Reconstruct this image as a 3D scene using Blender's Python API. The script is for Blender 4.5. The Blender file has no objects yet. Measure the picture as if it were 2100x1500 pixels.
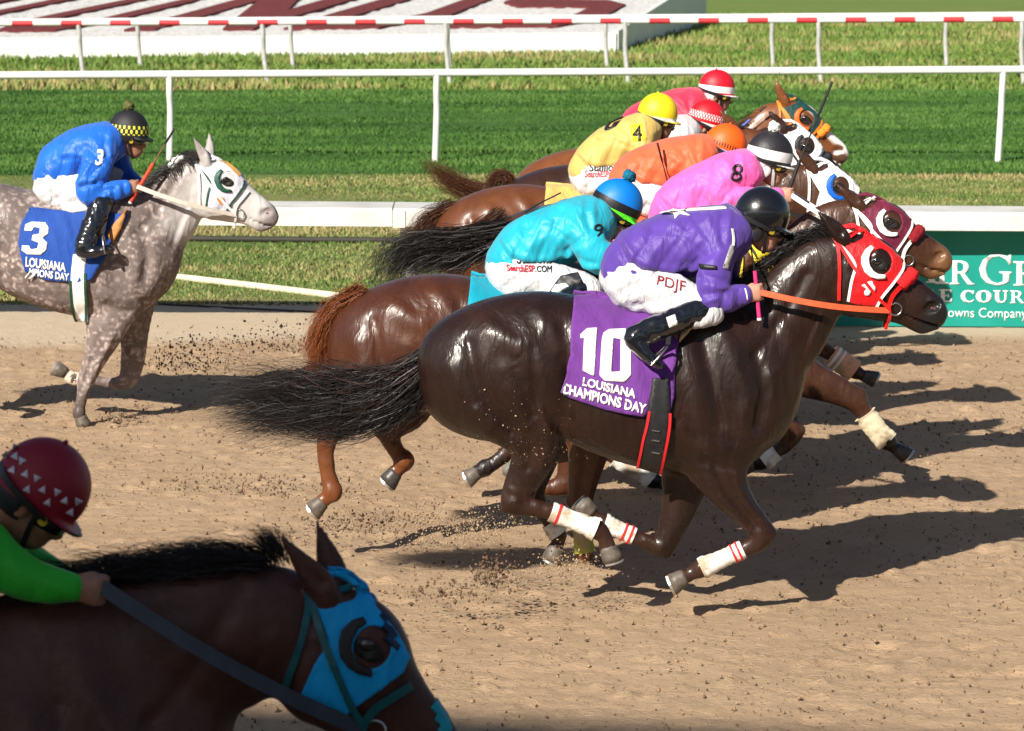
import bpy, bmesh, math, random
import numpy as np
from mathutils import Vector, Matrix
from mathutils.bvhtree import BVHTree
from mathutils.geometry import delaunay_2d_cdt

SC = bpy.context.scene
COL = SC.collection
R = math.radians

# ------------------------------------------------------------------ camera, world, sun, exposure
FPX = 7000.0                       # focal length in pixels of the 2100-wide photograph
CAMZ = 3.6
PITCH = math.atan(1009.0 / FPX)
cam_d = bpy.data.cameras.new('camera')
cam_d.sensor_width = 36.0
cam_d.lens = 36.0 * FPX / 2100.0
cam_d.clip_start = 0.1
cam_d.clip_end = 6000
cam_d.dof.use_dof = True
cam_d.dof.focus_distance = 17.3
cam_d.dof.aperture_fstop = 8.0
cam = bpy.data.objects.new('camera', cam_d)
cam.location = (0, 0, CAMZ)
cam.rotation_euler = (math.pi / 2 - PITCH, 0, 0)
COL.objects.link(cam)
SC.camera = cam

SUN_TO = Vector((0.80, 1.30, -1.0)).normalized()        # direction the light travels
SUN_EL = math.asin(-SUN_TO.z)
world = bpy.data.worlds.new('World'); SC.world = world
world.use_nodes = True
wn = world.node_tree
sky = wn.nodes.new('ShaderNodeTexSky'); sky.sky_type = 'NISHITA'; sky.sun_disc = False
sky.sun_elevation = SUN_EL
sky.sun_rotation = math.atan2(-SUN_TO.x, -SUN_TO.y)
bg = wn.nodes['Background']; bg.inputs['Strength'].default_value = 0.055
wn.links.new(sky.outputs[0], bg.inputs[0])
sun_d = bpy.data.lights.new('sun', 'SUN'); sun_d.energy = 5.0; sun_d.angle = R(0.55)
sun_d.color = (1.0, 0.93, 0.82)
sun = bpy.data.objects.new('sun', sun_d)
sun.rotation_euler = SUN_TO.to_track_quat('-Z', 'Y').to_euler()
COL.objects.link(sun)
SC.view_settings.view_transform = 'Standard'
SC.view_settings.look = 'None'
SC.view_settings.exposure = 0.78
SC.view_settings.gamma = 1.0
SC.render.engine = 'CYCLES'
try:
    SC.cycles.use_denoising = True
    SC.cycles.denoiser = 'OPENIMAGEDENOISE'
    SC.cycles.max_bounces = 6
except Exception:
    pass

# ------------------------------------------------------------------ pixels of the photograph -> rays -> places
CP = np.array([0, 0, CAMZ])
FW = np.array([0, math.cos(PITCH), -math.sin(PITCH)])
UP = np.array([0, math.sin(PITCH), math.cos(PITCH)])
def ray(px, py):
    return FW + UP * ((750 - py) / FPX) + np.array([1, 0, 0]) * ((px - 1050) / FPX)
def at(px, py, Y):
    d = ray(px, py); return CP + d * (Y / d[1])
def gnd(px, py, z=0.0):
    d = ray(px, py); return CP + d * ((z - CAMZ) / d[2])
def px2m(Y):                      # metres per pixel at distance Y
    return Y / FPX
def proj(p):
    v = np.asarray(p) - CP
    d = v @ FW
    return 1050 + FPX * v[0] / d, 750 - FPX * (v @ UP) / d

# ------------------------------------------------------------------ noise
def _hash(i, j, k, s):
    n = (i * 374761393 + j * 668265263 + k * 2147483647 + s * 974634777) & 0xffffffff
    n = ((n ^ (n >> 13)) * 1274126177) & 0xffffffff
    return ((n ^ (n >> 16)) & 0xffff) / 65535.0
def vnoise(p, s=0):
    p = np.asarray(p, dtype=np.float64)
    i = np.floor(p).astype(np.int64); f = p - i
    f = f * f * (3 - 2 * f)
    r = 0
    for a in (0, 1):
        for b in (0, 1):
            for c in (0, 1):
                w = (f[:, 0] if a else 1 - f[:, 0]) * (f[:, 1] if b else 1 - f[:, 1]) * (f[:, 2] if c else 1 - f[:, 2])
                r = r + w * _hash(i[:, 0] + a, i[:, 1] + b, i[:, 2] + c, s)
    return r * 2 - 1
def fbm(p, o=4, s=0):
    r = 0; a = 1.0; p = np.asarray(p, float)
    for k in range(o):
        r = r + a * vnoise(p, s + k); p = p * 2.03 + 7.1; a *= 0.5
    return r

# ------------------------------------------------------------------ object helpers
def tag(o, label=None, cat=None, group=None, kind=None):
    if label: o['label'] = label
    if cat: o['category'] = cat
    if group: o['group'] = group
    if kind: o['kind'] = kind
    return o
def empty(name, loc, label=None, cat=None, group=None):
    o = bpy.data.objects.new(name, None); o.location = tuple(loc); o.empty_display_size = 0.2
    COL.objects.link(o); return tag(o, label, cat, group)
def wpos(o):
    v = Vector(o.location)
    while o.parent: o = o.parent; v += Vector(o.location)
    return np.array(v)
def mesh_obj(name, verts, faces, mat, parent=None, smooth=True, attrs=None, tris=None):
    """verts in world metres; stored relative to the parent"""
    verts = np.asarray(verts, float)
    if parent is not None: verts = verts - wpos(parent)
    me = bpy.data.meshes.new(name)
    if isinstance(faces, np.ndarray):
        nf, k = faces.shape
        me.vertices.add(len(verts)); me.vertices.foreach_set('co', verts.astype(np.float32).ravel())
        me.loops.add(nf * k); me.loops.foreach_set('vertex_index', faces.astype(np.int32).ravel())
        me.polygons.add(nf)
        me.polygons.foreach_set('loop_start', np.arange(0, nf * k, k, dtype=np.int32))
        me.polygons.foreach_set('loop_total', np.full(nf, k, dtype=np.int32))
        me.update(calc_edges=True)
    else:
        me.from_pydata(verts.tolist(), [], [list(map(int, f)) for f in faces])
    me.validate(clean_customdata=False)
    if smooth: me.polygons.foreach_set('use_smooth', np.ones(len(me.polygons), dtype=bool))
    if attrs:
        for an, av in attrs.items():
            av = np.asarray(av, np.float32)
            if av.ndim == 1:
                at_ = me.attributes.new(an, 'FLOAT', 'POINT'); at_.data.foreach_set('value', av)
            elif av.shape[1] == 3:
                at_ = me.attributes.new(an, 'FLOAT_VECTOR', 'POINT'); at_.data.foreach_set('vector', av.ravel())
    if mat is not None: me.materials.append(mat)
    o = bpy.data.objects.new(name, me); COL.objects.link(o)
    if parent is not None: o.parent = parent
    return o
class MB:
    """collects simple shapes into one mesh"""
    def __init__(s): s.v = []; s.f = []
    def add(s, v, f):
        b = len(s.v); s.v += [tuple(x) for x in v]; s.f += [tuple(i + b for i in q) for q in f]; return s
    def box(s, c, h, rot=None):
        v = [np.array([x, y, z]) * np.array(h) for x in (-1, 1) for y in (-1, 1) for z in (-1, 1)]
        if rot is not None: v = [rot @ q for q in v]
        v = [q + np.array(c) for q in v]
        return s.add(v, [(0, 1, 3, 2), (4, 6, 7, 5), (0, 4, 5, 1), (2, 3, 7, 6), (0, 2, 6, 4), (1, 5, 7, 3)])
    def tube(s, pts, rad, seg=10, caps=True, lat=None):
        pts = np.asarray(pts, float); n = len(pts)
        rad = np.asarray(rad, float)
        if rad.ndim == 0: rad = np.full((n, 2), float(rad))
        elif rad.ndim == 1: rad = np.stack([rad, rad], 1) if len(rad) == n else np.tile(rad, (n, 1))
        b = len(s.v)
        L = np.array([0, 1.0, 0]) if lat is None else np.asarray(lat, float)
        for i in range(n):
            d = pts[min(i + 1, n - 1)] - pts[max(i - 1, 0)]
            d = d / (np.linalg.norm(d) + 1e-9)
            u = L - (L @ d) * d
            if np.linalg.norm(u) < 1e-3: u = np.array([1.0, 0, 0]) - d[0] * d
            u /= np.linalg.norm(u); w = np.cross(d, u)
            for k in range(seg):
                t = 2 * math.pi * k / seg
                s.v.append(tuple(pts[i] + u * math.cos(t) * rad[i, 0] + w * math.sin(t) * rad[i, 1]))
        for i in range(n - 1):
            for k in range(seg):
                k2 = (k + 1) % seg
                s.f.append((b + i * seg + k, b + i * seg + k2, b + (i + 1) * seg + k2, b + (i + 1) * seg + k))
        if caps:
            for i0, rev in ((0, True), (n - 1, False)):
                c = len(s.v); s.v += s.v[b + i0 * seg:b + (i0 + 1) * seg]
                q = tuple(range(c, c + seg)); s.f.append(q[::-1] if rev else q)
        return s
    def ball(s, c, r, nu=14, nv=9, rot=None):
        b = len(s.v); r = np.array(r) * np.ones(3)
        for j in range(nv + 1):
            ph = math.pi * j / nv
            for i in range(nu):
                t = 2 * math.pi * i / nu
                q = np.array([math.sin(ph) * math.cos(t), math.sin(ph) * math.sin(t), math.cos(ph)]) * r
                if rot is not None: q = rot @ q
                s.v.append(tuple(q + np.array(c)))
        for j in range(nv):
            for i in range(nu):
                i2 = (i + 1) % nu
                s.f.append((b + j * nu + i, b + (j + 1) * nu + i, b + (j + 1) * nu + i2, b + j * nu + i2))
        return s
    def build(s, name, mat, parent=None, smooth=True, **k):
        return mesh_obj(name, s.v, s.f, mat, parent, smooth, **k)

def resample(a, n):
    """Catmull-Rom through rows of a, n steps per span"""
    a = np.asarray(a, float)
    if len(a) == 2:
        t = np.linspace(0, 1, n + 1)[:, None]; return a[0] * (1 - t) + a[1] * t
    P = np.vstack([2 * a[0] - a[1], a, 2 * a[-1] - a[-2]])
    out = []
    for i in range(len(a) - 1):
        p0, p1, p2, p3 = P[i:i + 4]
        for k in range(n):
            t = k / n
            out.append(0.5 * (2 * p1 + (p2 - p0) * t + (2 * p0 - 5 * p1 + 4 * p2 - p3) * t * t + (3 * p1 - p0 - 3 * p2 + p3) * t ** 3))
    out.append(a[-1]); return np.array(out)

# ------------------------------------------------------------------ implicit surfaces: lofted limbs blended into one skin
class Field:
    def __init__(s, lo, hi, h):
        s.h = h; s.lo = np.asarray(lo, float) - 3 * h
        s.n = np.ceil((np.asarray(hi, float) + 3 * h - s.lo) / h).astype(int) + 1
        s.D = np.full(s.n, 9.0, np.float32)
        s.ax = [s.lo[i] + h * np.arange(s.n[i]) for i in range(3)]
    def sl(s, lo, hi):
        a = np.clip(np.floor((lo - s.lo) / s.h).astype(int), 0, s.n)
        b = np.clip(np.ceil((hi - s.lo) / s.h).astype(int) + 1, 0, s.n)
        return a, b
    def loft_d(s, st, sub=5, p=2.0, margin=0.07):
        """st rows: x y z a(lateral) b(in plane) [skew]; returns (box start, distances in the box)"""
        st = np.asarray(st, float)
        if st.shape[1] == 5: st = np.hstack([st, np.zeros((len(st), 1))])
        q = resample(st, sub) if sub > 1 else st
        q[:, 3:5] = np.maximum(q[:, 3:5], 0.002)
        mm = q[:, 3:5].max(1)[:, None] * 1.15 + margin
        A0, B0 = s.sl((q[:, :3] - mm).min(0) - 3 * s.h, (q[:, :3] + mm).max(0) + 3 * s.h)
        D = np.full(np.maximum(B0 - A0, 0), 9.0, np.float32)
        Y = np.array([0, 1.0, 0])
        for i in range(len(q) - 1):
            c0, c1 = q[i, :3], q[i + 1, :3]
            m = max(q[i, 3:5].max(), q[i + 1, 3:5].max()) * 1.15 + margin
            a, b = s.sl(np.minimum(c0, c1) - m, np.maximum(c0, c1) + m); a = np.maximum(a, A0); b = np.minimum(b, B0)
            if (b <= a).any(): continue
            d = c1 - c0; L = np.linalg.norm(d)
            if L < 1e-6: continue
            d = d / L
            u = Y - (Y @ d) * d
            if np.linalg.norm(u) < 0.05: u = np.array([1.0, 0, 0]) - d[0] * d
            u /= np.linalg.norm(u); v = np.cross(d, u)
            if v[2] < 0 and abs(d[0]) >= abs(d[2]): v = -v
            d, u, v = [w.astype(np.float32) for w in (d, u, v)]
            X = (s.ax[0][a[0]:b[0]] - c0[0]).astype(np.float32)[:, None, None]
            Yy = (s.ax[1][a[1]:b[1]] - c0[1]).astype(np.float32)[None, :, None]
            Z = (s.ax[2][a[2]:b[2]] - c0[2]).astype(np.float32)[None, None, :]
            e = X * d[0] + Yy * d[1] + Z * d[2]
            L = np.float32(L)
            t = np.clip(e / L, 0, 1)
            e = e - t * L
            pu = X * u[0] + Yy * u[1] + Z * u[2]
            pv = X * v[0] + Yy * v[1] + Z * v[2]
            A = np.float32(q[i, 3]) + np.float32(q[i + 1, 3] - q[i, 3]) * t
            B = np.float32(q[i, 4]) + np.float32(q[i + 1, 4] - q[i, 4]) * t
            sk = np.float32(q[i, 5])
            if abs(sk) > 1e-3: A = A * (1 + sk * np.clip(pv / B, -1, 1))
            mn = np.minimum(A, B)
            if p == 2.0: r = np.sqrt((pu / A) ** 2 + (pv / B) ** 2 + (e / mn) ** 2) + np.float32(1e-5)
            else:
                pp = np.float32(p); r = (np.abs(pu / A) ** pp + np.abs(pv / B) ** pp + np.abs(e / mn) ** pp) ** np.float32(1 / p) + np.float32(1e-5)
            ln = np.sqrt(pu * pu + pv * pv + e * e)
            dd = np.maximum(ln * (1 - 1 / r), -mn)
            w = D[a[0] - A0[0]:b[0] - A0[0], a[1] - A0[1]:b[1] - A0[1], a[2] - A0[2]:b[2] - A0[2]]
            np.minimum(w, dd, out=w)
        return A0, D
    def _v(s, T):
        if not isinstance(T, tuple): return s.D, T
        a, D = T; n = D.shape
        return s.D[a[0]:a[0] + n[0], a[1]:a[1] + n[1], a[2]:a[2] + n[2]], D
    def add(s, T, k=0.03):
        W, D = s._v(T)
        if W.size == 0: return
        if k <= 0: np.minimum(W, D, out=W); return
        h = np.maximum(k - np.abs(W - D), 0) / k
        W[...] = np.minimum(W, D) - h * h * k * 0.25
    def loft(s, st, k=0.03, **kw): s.add(s.loft_d(st, **kw), k)
    def cut(s, T, k=0.008):
        W, D = s._v(T)
        if W.size == 0: return
        D = -D
        h = np.maximum(k - np.abs(W - D), 0) / k
        W[...] = np.maximum(W, D) + h * h * k * 0.25
    def ell(s, c, r, M=None, full=False):
        c = np.asarray(c, float); r = np.asarray(r, float)
        if full: a, b = np.zeros(3, int), s.n
        else: a, b = s.sl(c - r.max() - .06, c + r.max() + .06)
        G = np.stack(np.meshgrid(*[(s.ax[i][a[i]:b[i]] - c[i]).astype(np.float32) for i in range(3)], indexing='ij'), -1)
        if M is not None: G = G @ np.asarray(M, np.float32)          # columns of M = local axes
        q = G / r.astype(np.float32)
        k0 = np.sqrt((q ** 2).sum(-1)) + np.float32(1e-6)
        ln = np.sqrt((G ** 2).sum(-1))
        D = np.maximum(ln * (1 - 1 / k0), -r.min()).astype(np.float32)
        return D if full else (a, D)
    def crop(s, lo, hi):
        a, b = s.sl(np.asarray(lo), np.asarray(hi)); o = object.__new__(Field)
        o.h = s.h; o.lo = s.lo + a * s.h; o.D = s.D[a[0]:b[0], a[1]:b[1], a[2]:b[2]].copy(); o.n = np.array(o.D.shape); return o
    def half(s, c, n):
        c = np.asarray(c, float); n = np.asarray(n, float)
        return ((s.ax[0] - c[0])[:, None, None] * n[0] + (s.ax[1] - c[1])[None, :, None] * n[1] + (s.ax[2] - c[2])[None, None, :] * n[2]).astype(np.float32)
    def mesh(s):
        D = s.D; I = D < 0
        nx, ny, nz = D.shape
        c = np.zeros((nx - 1, ny - 1, nz - 1), np.int8)
        for a in (0, 1):
            for b in (0, 1):
                for e in (0, 1):
                    c += I[a:nx - 1 + a, b:ny - 1 + b, e:nz - 1 + e]
        act = np.argwhere((c > 0) & (c < 8))
        idx = np.full(c.shape, -1, np.int32)
        idx[act[:, 0], act[:, 1], act[:, 2]] = np.arange(len(act))
        S = np.zeros((len(act), 3)); N = np.zeros(len(act))
        cor = [(0, 0, 0), (1, 0, 0), (0, 1, 0), (1, 1, 0), (0, 0, 1), (1, 0, 1), (0, 1, 1), (1, 1, 1)]
        ed = [(0, 1), (2, 3), (4, 5), (6, 7), (0, 2), (1, 3), (4, 6), (5, 7), (0, 4), (1, 5), (2, 6), (3, 7)]
        val = [D[act[:, 0] + q[0], act[:, 1] + q[1], act[:, 2] + q[2]] for q in cor]
        for i, j in ed:
            m = (val[i] < 0) != (val[j] < 0)
            t = val[i][m] / (val[i][m] - val[j][m])
            S[m] += np.array(cor[i]) + t[:, None] * (np.array(cor[j]) - np.array(cor[i])); N[m] += 1
        V = s.lo + s.h * (act + S / N[:, None])
        F = []
        for ax in range(3):
            o1, o2 = [(1, 2), (2, 0), (0, 1)][ax]
            sl0 = [slice(1, -1)] * 3; sl0[ax] = slice(0, -1); sl1 = list(sl0); sl1[ax] = slice(1, None)
            A, B = I[tuple(sl0)], I[tuple(sl1)]
            e = np.argwhere(A != B)
            flip = A[e[:, 0], e[:, 1], e[:, 2]]
            g = e + 1; g[:, ax] -= 1
            def cell(d1, d2):
                w = g.copy(); w[:, o1] += d1; w[:, o2] += d2
                return idx[w[:, 0], w[:, 1], w[:, 2]]
            q = np.stack([cell(-1, -1), cell(0, -1), cell(0, 0), cell(-1, 0)], 1)
            q[~flip] = q[~flip][:, ::-1]
            F.append(q)
        F = np.vstack(F); F = F[(F >= 0).all(1)]
        return V, F
def vnormals(V, F):
    a = V[F[:, 2]] - V[F[:, 0]]; b = V[F[:, 3 if F.shape[1] == 4 else 1]] - V[F[:, 1 if F.shape[1] == 4 else 0]]
    n = np.cross(a, b)
    if F.shape[1] == 3: n = np.cross(V[F[:, 1]] - V[F[:, 0]], V[F[:, 2]] - V[F[:, 0]])
    N = np.zeros_like(V)
    for k in range(F.shape[1]): np.add.at(N, F[:, k], n)
    return N / (np.linalg.norm(N, axis=1, keepdims=True) + 1e-12)
def relax(V, F, it=2, lam=0.5):
    for _ in range(it):
        S = np.zeros_like(V); C = np.zeros(len(V)); k = F.shape[1]
        for i in range(k):
            j = (i + 1) % k
            np.add.at(S, F[:, i], V[F[:, j]]); np.add.at(S, F[:, j], V[F[:, i]])
            np.add.at(C, F[:, i], 1); np.add.at(C, F[:, j], 1)
        V = V + lam * (S / np.maximum(C, 1)[:, None] - V)
    return V
def strokes2(V, N, L, Y):
    """like strokes, but measured in the side view only, on both flanks"""
    out = np.zeros(len(V)); face = np.clip((np.abs(N[:, 1]) - .15) / .35, 0, 1)
    for pts, sg, am in L:
        pts = np.asarray(pts, float)[:, [0, 2]]; W = V[:, [0, 2]]
        sel = ((W > pts.min(0) - 3 * sg) & (W < pts.max(0) + 3 * sg)).all(1)
        if not sel.any(): continue
        W = W[sel]; bd = np.full(len(W), 9.0)
        for i in range(len(pts) - 1):
            d = pts[i + 1] - pts[i]; t = np.clip(((W - pts[i]) @ d) / (d @ d + 1e-12), 0, 1)
            bd = np.minimum(bd, np.linalg.norm(W - pts[i] - t[:, None] * d, axis=1))
        out[sel] += am * np.exp(-(bd / sg) ** 2)
    return V + N * (out * face)[:, None]
def strokes(V, N, L, side=None):
    """push vertices out along soft ridges: L = list of (polyline pts3d, sigma, amplitude)"""
    out = np.zeros(len(V))
    for pts, sg, am in L:
        pts = np.asarray(pts, float); best = np.full(len(V), 9.0)
        sel = ((V > pts.min(0) - 3 * sg) & (V < pts.max(0) + 3 * sg)).all(1)
        if not sel.any(): continue
        W = V[sel]; bd = np.full(len(W), 9.0)
        for i in range(len(pts) - 1):
            d = pts[i + 1] - pts[i]; t = np.clip(((W - pts[i]) @ d) / (d @ d + 1e-12), 0, 1)
            bd = np.minimum(bd, np.linalg.norm(W - pts[i] - t[:, None] * d, axis=1))
        out[sel] += am * np.exp(-(bd / sg) ** 2)
    return V + N * out[:, None]

# ------------------------------------------------------------------ things laid on a surface
def bvh_of(V, F): return BVHTree.FromPolygons([tuple(v) for v in V], [tuple(int(i) for i in f) for f in F])
def cast(px, py, bvh, Y0):
    d = ray(px, py); dv = Vector(d).normalized()
    h = bvh.ray_cast(Vector(CP), dv)
    if h[0] is not None and h[0].y < Y0 + 0.25:
        return np.array(h[0]), np.array(h[1])
    p = at(px, py, Y0 - 0.05); h = bvh.find_nearest(Vector(p))
    q = np.array(h[0]); n = np.array(h[1])
    return np.array([p[0], q[1], p[2]]) * 0.7 + q * 0.3, n
def inside(P, loops):
    r = np.zeros(len(P), bool)
    for L in loops:
        L = np.asarray(L); n = len(L); c = np.zeros(len(P), bool)
        for i in range(n):
            x1, y1 = L[i]; x2, y2 = L[(i + 1) % n]
            if y1 == y2: continue
            m = ((y1 > P[:, 1]) != (y2 > P[:, 1])) & (P[:, 0] < (x2 - x1) * (P[:, 1] - y1) / (y2 - y1) + x1)
            c ^= m
        r ^= c
    return r
def dens(L, st):
    L = np.asarray(L, float); out = []
    for i in range(len(L)):
        a, b = L[i], L[(i + 1) % len(L)]
        n = max(1, int(math.ceil(np.linalg.norm(b - a) / st)))
        for k in range(n): out.append(a + (b - a) * k / n)
    return out
def smooth_loop(L, n=4):
    L = np.asarray(L, float); m = len(L); out = []
    for i in range(m):
        p0, p1, p2, p3 = L[i - 1], L[i], L[(i + 1) % m], L[(i + 2) % m]
        for k in range(n):
            t = k / n
            out.append(0.5 * (2 * p1 + (p2 - p0) * t + (2 * p0 - 5 * p1 + 4 * p2 - p3) * t * t + (3 * p1 - p0 - 3 * p2 + p3) * t ** 3))
    return np.array(out)
def fill2d(loops, st):
    pts = []; edges = []
    for L in loops:
        d = dens(L, st); b = len(pts); pts += d
        edges += [(b + i, b + (i + 1) % len(d)) for i in range(len(d))]
    A = np.array(pts); lo, hi = A.min(0), A.max(0)
    gx = np.arange(lo[0] + st * .5, hi[0], st); gy = np.arange(lo[1] + st * .5, hi[1], st * .87)
    G = np.array([(x + (st / 2 if j % 2 else 0), y) for j, y in enumerate(gy) for x in gx]).reshape(-1, 2)
    if len(G):
        G = G[inside(G, loops)]
        if len(G):
            dm = np.min(np.linalg.norm(G[:, None, :] - A[None], axis=2), axis=1); G = G[dm > st * .45]
    allp = [Vector((float(x), float(y))) for x, y in (np.vstack([A, G]) if len(G) else A)]
    v, e, f, *_ = delaunay_2d_cdt(allp, edges, [], 0, 1e-4)
    v = np.array([(q.x, q.y) for q in v]); f = np.array([t for t in f if len(t) == 3])
    c = v[f].mean(1); f = f[inside(c, loops)]
    u, inv = np.unique(f.ravel(), return_inverse=True)
    return v[u], inv.reshape(-1, 3)
def shell(name, loops, bvh, Y0, mat, parent, off=0.004, th=0.004, st=8, mirror=False, relax_n=0, wob=None, ret=False):
    """a sheet cut to a traced outline and laid on the surface, with real thickness"""
    P, F = fill2d(loops, st)
    H = [cast(x, y, bvh, Y0) for x, y in P]
    V = np.array([h[0] for h in H]); N = np.array([h[1] for h in H])
    N = relax(N, F, 3); N /= np.linalg.norm(N, axis=1, keepdims=True) + 1e-9
    if relax_n: V = relax(V, F, relax_n, 0.4) * np.array([0, 1, 0]) + V * np.array([1, 0, 1])
    w = np.zeros(len(V)) if wob is None else wob(P, V)
    T = V + N * (off + th + w)[:, None] if np.ndim(w) else V + N * (off + th)
    B = V + N * (off * 0.3 + np.asarray(w) * 0.8)[:, None]
    # orient toward the camera
    n0 = np.cross(T[F[:, 1]] - T[F[:, 0]], T[F[:, 2]] - T[F[:, 0]])
    if (n0 * N[F[:, 0]]).sum() < 0: F = F[:, ::-1]
    n = len(V)
    cnt = {}
    for t in F:
        for a, b in ((t[0], t[1]), (t[1], t[2]), (t[2], t[0])): cnt[(a, b)] = cnt.get((a, b), 0) + 1
    faces = [tuple(t) for t in F] + [tuple(i + n for i in t[::-1]) for t in F]
    for (a, b) in cnt:
        if (b, a) not in cnt: faces.append((b, a, a + n, b + n))
    VV = np.vstack([T, B])
    o = mesh_obj(name, VV, faces, mat, parent)
    if mirror:
        M_ = VV.copy(); M_[:, 1] = 2 * Y0 - M_[:, 1]
        mesh_obj(name, M_, [f[::-1] for f in faces], mat, parent)
    if ret:
        return o, bvh_of(T, F)
    return o
def ribbon(mb, pts, nrm, width, th):
    """flat strap along pts; nrm = outward normals; width in the surface, th outward"""
    pts = np.asarray(pts, float); n = len(pts); b = len(mb.v)
    width = np.ones(n) * width
    for i in range(n):
        d = pts[min(i + 1, n - 1)] - pts[max(i - 1, 0)]; d /= np.linalg.norm(d) + 1e-9
        nn = np.asarray(nrm[i], float); nn = nn - (nn @ d) * d; nn /= np.linalg.norm(nn) + 1e-9
        s = np.cross(d, nn) * width[i] / 2
        for q in (-s, s, s + nn * th, -s + nn * th): mb.v.append(tuple(pts[i] + q))
    for i in range(n - 1):
        for k in range(4):
            k2 = (k + 1) % 4
            mb.f.append((b + i * 4 + k, b + i * 4 + k2, b + i * 4 + 4 + k2, b + i * 4 + 4 + k))
    mb.f.append((b, b + 3, b + 2, b + 1)); e = b + (n - 1) * 4; mb.f.append((e, e + 1, e + 2, e + 3))
def strap(name, pix, bvh, Y0, width, mat, parent, off=0.004, th=0.005, mirror=False, n=6):
    q = resample(np.asarray(pix, float), n)
    H = [cast(x, y, bvh, Y0) for x, y in q]
    P = np.array([h[0] for h in H]); N = np.array([h[1] for h in H])
    for _ in range(2):
        N[1:-1] = N[1:-1] * .5 + (N[:-2] + N[2:]) * .25
    P = P + N * off
    P[1:-1] = P[1:-1] * .5 + (P[:-2] + P[2:]) * .25
    mb = MB(); ribbon(mb, P, N, width, th)
    if mirror:
        m = MB(); m.v = [(x, 2 * Y0 - y, z) for x, y, z in mb.v]; m.f = [f[::-1] for f in mb.f]; m.build(name, mat, parent, smooth=False)
    return mb.build(name, mat, parent, smooth=False)
_tc = {}
def text_loops(s, bold=0.0):
    """outlines of a word in the built-in face, unit cap height"""
    if (s, bold) in _tc: return _tc[(s, bold)]
    cu = bpy.data.curves.new('t', 'FONT'); cu.body = s; cu.resolution_u = 3; cu.offset = bold
    ob = bpy.data.objects.new('t', cu); COL.objects.link(ob)
    me = ob.to_mesh(); bm = bmesh.new(); bm.from_mesh(me)
    bmesh.ops.remove_doubles(bm, verts=bm.verts, dist=1e-5)
    adj = {}
    for e in bm.edges:
        if len(e.link_faces) == 1:
            a, b = e.verts[0].index, e.verts[1].index
            adj.setdefault(a, []).append(b); adj.setdefault(b, []).append(a)
    co = {v.index: (v.co.x, v.co.y) for v in bm.verts}; loops = []; seen = set()
    for st in adj:
        if st in seen: continue
        L = [st]; seen.add(st); cur = st
        while True:
            nx = [q for q in adj[cur] if q not in seen]
            if not nx: break
            cur = nx[0]; seen.add(cur); L.append(cur)
        if len(L) > 2: loops.append(np.array([co[i] for i in L]))
    bm.free(); ob.to_mesh_clear(); bpy.data.objects.remove(ob); bpy.data.curves.remove(cu)
    A = np.vstack(loops); lo, hi = A.min(0), A.max(0)
    loops = [(L - lo) / (hi - lo) for L in loops]
    _tc[(s, bold)] = loops; return loops
def warp(loops, quad):
    """unit square -> quad of pixels: bottom-left, bottom-right, top-right, top-left"""
    q = np.asarray(quad, float); out = []
    for L in loops:
        L = np.asarray(L, float); u, v = L[:, :1], L[:, 1:]
        out.append(q[0] * (1 - u) * (1 - v) + q[1] * u * (1 - v) + q[2] * u * v + q[3] * (1 - u) * v)
    return out

# ------------------------------------------------------------------ hair
def hair(name, guides, n, mat, parent, width=0.004, spread=(0.01, 0.08), wave=0.02, seg=14, seed=1, root_r=0.03, short=0.5, latscale=1.0):
    """n tapered strands following a blend of guide lines (each k x 3)"""
    rg = np.random.default_rng(seed)
    G = []
    for g in guides:
        g = resample(np.asarray(g, float), 8)
        s = np.concatenate([[0], np.cumsum(np.linalg.norm(np.diff(g, axis=0), axis=1))]); s /= s[-1]
        t = np.linspace(0, 1, seg); G.append(np.stack([np.interp(t, s, g[:, k]) for k in range(3)], 1))
    G = np.array(G); m = len(G)
    w = rg.dirichlet(np.ones(m) * 0.35, n) if m > 1 else np.ones((n, 1))
    P = np.einsum('nm,msk->nsk', w, G)
    ln = 1 - short * rg.random(n) ** 2
    t = np.linspace(0, 1, seg)
    # shorten along its own path
    Q = np.empty_like(P)
    for i in range(n):
        for k in range(3): Q[i, :, k] = np.interp(t * ln[i], t, P[i, :, k])
    P = Q
    o = rg.normal(size=(n, 1, 3)) * np.array([1, latscale, 1]); e = rg.normal(size=(n, 1, 3)) * np.array([1, latscale, 1])
    tt = t[None, :, None]
    P = P + o * root_r * (1 - 0.3 * tt) + e * (spread[0] + (spread[1] - spread[0]) * tt ** 1.5)
    ph = rg.random((n, 1, 3)) * 6.28; fr = 3 + 5 * rg.random((n, 1, 1))
    P = P + wave * tt * np.sin(fr * tt * 3.0 + ph) * np.array([1, latscale, 1])
    d = np.gradient(P, axis=1); d /= np.linalg.norm(d, axis=2, keepdims=True) + 1e-9
    r = rg.normal(size=(n, 1, 3)); s = np.cross(d, np.broadcast_to(r, d.shape)); s /= np.linalg.norm(s, axis=2, keepdims=True) + 1e-9
    wd = width * (0.6 + 0.8 * rg.random((n, 1, 1))) * (1 - tt ** 2 * 0.85)
    A = P - s * wd / 2; B = P + s * wd / 2
    V = np.stack([A, B], 2).reshape(-1, 3)
    base = (np.arange(n) * seg * 2)[:, None] + np.arange(seg - 1)[None] * 2
    base = base.ravel()
    F = np.stack([base, base + 1, base + 3, base + 2], 1)
    tone = np.repeat(rg.random(n), seg * 2); tip = np.tile(np.repeat(t, 2), n)
    return mesh_obj(name, V, F, mat, parent, smooth=True, attrs={'tone': tone, 'tip': tip})
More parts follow.
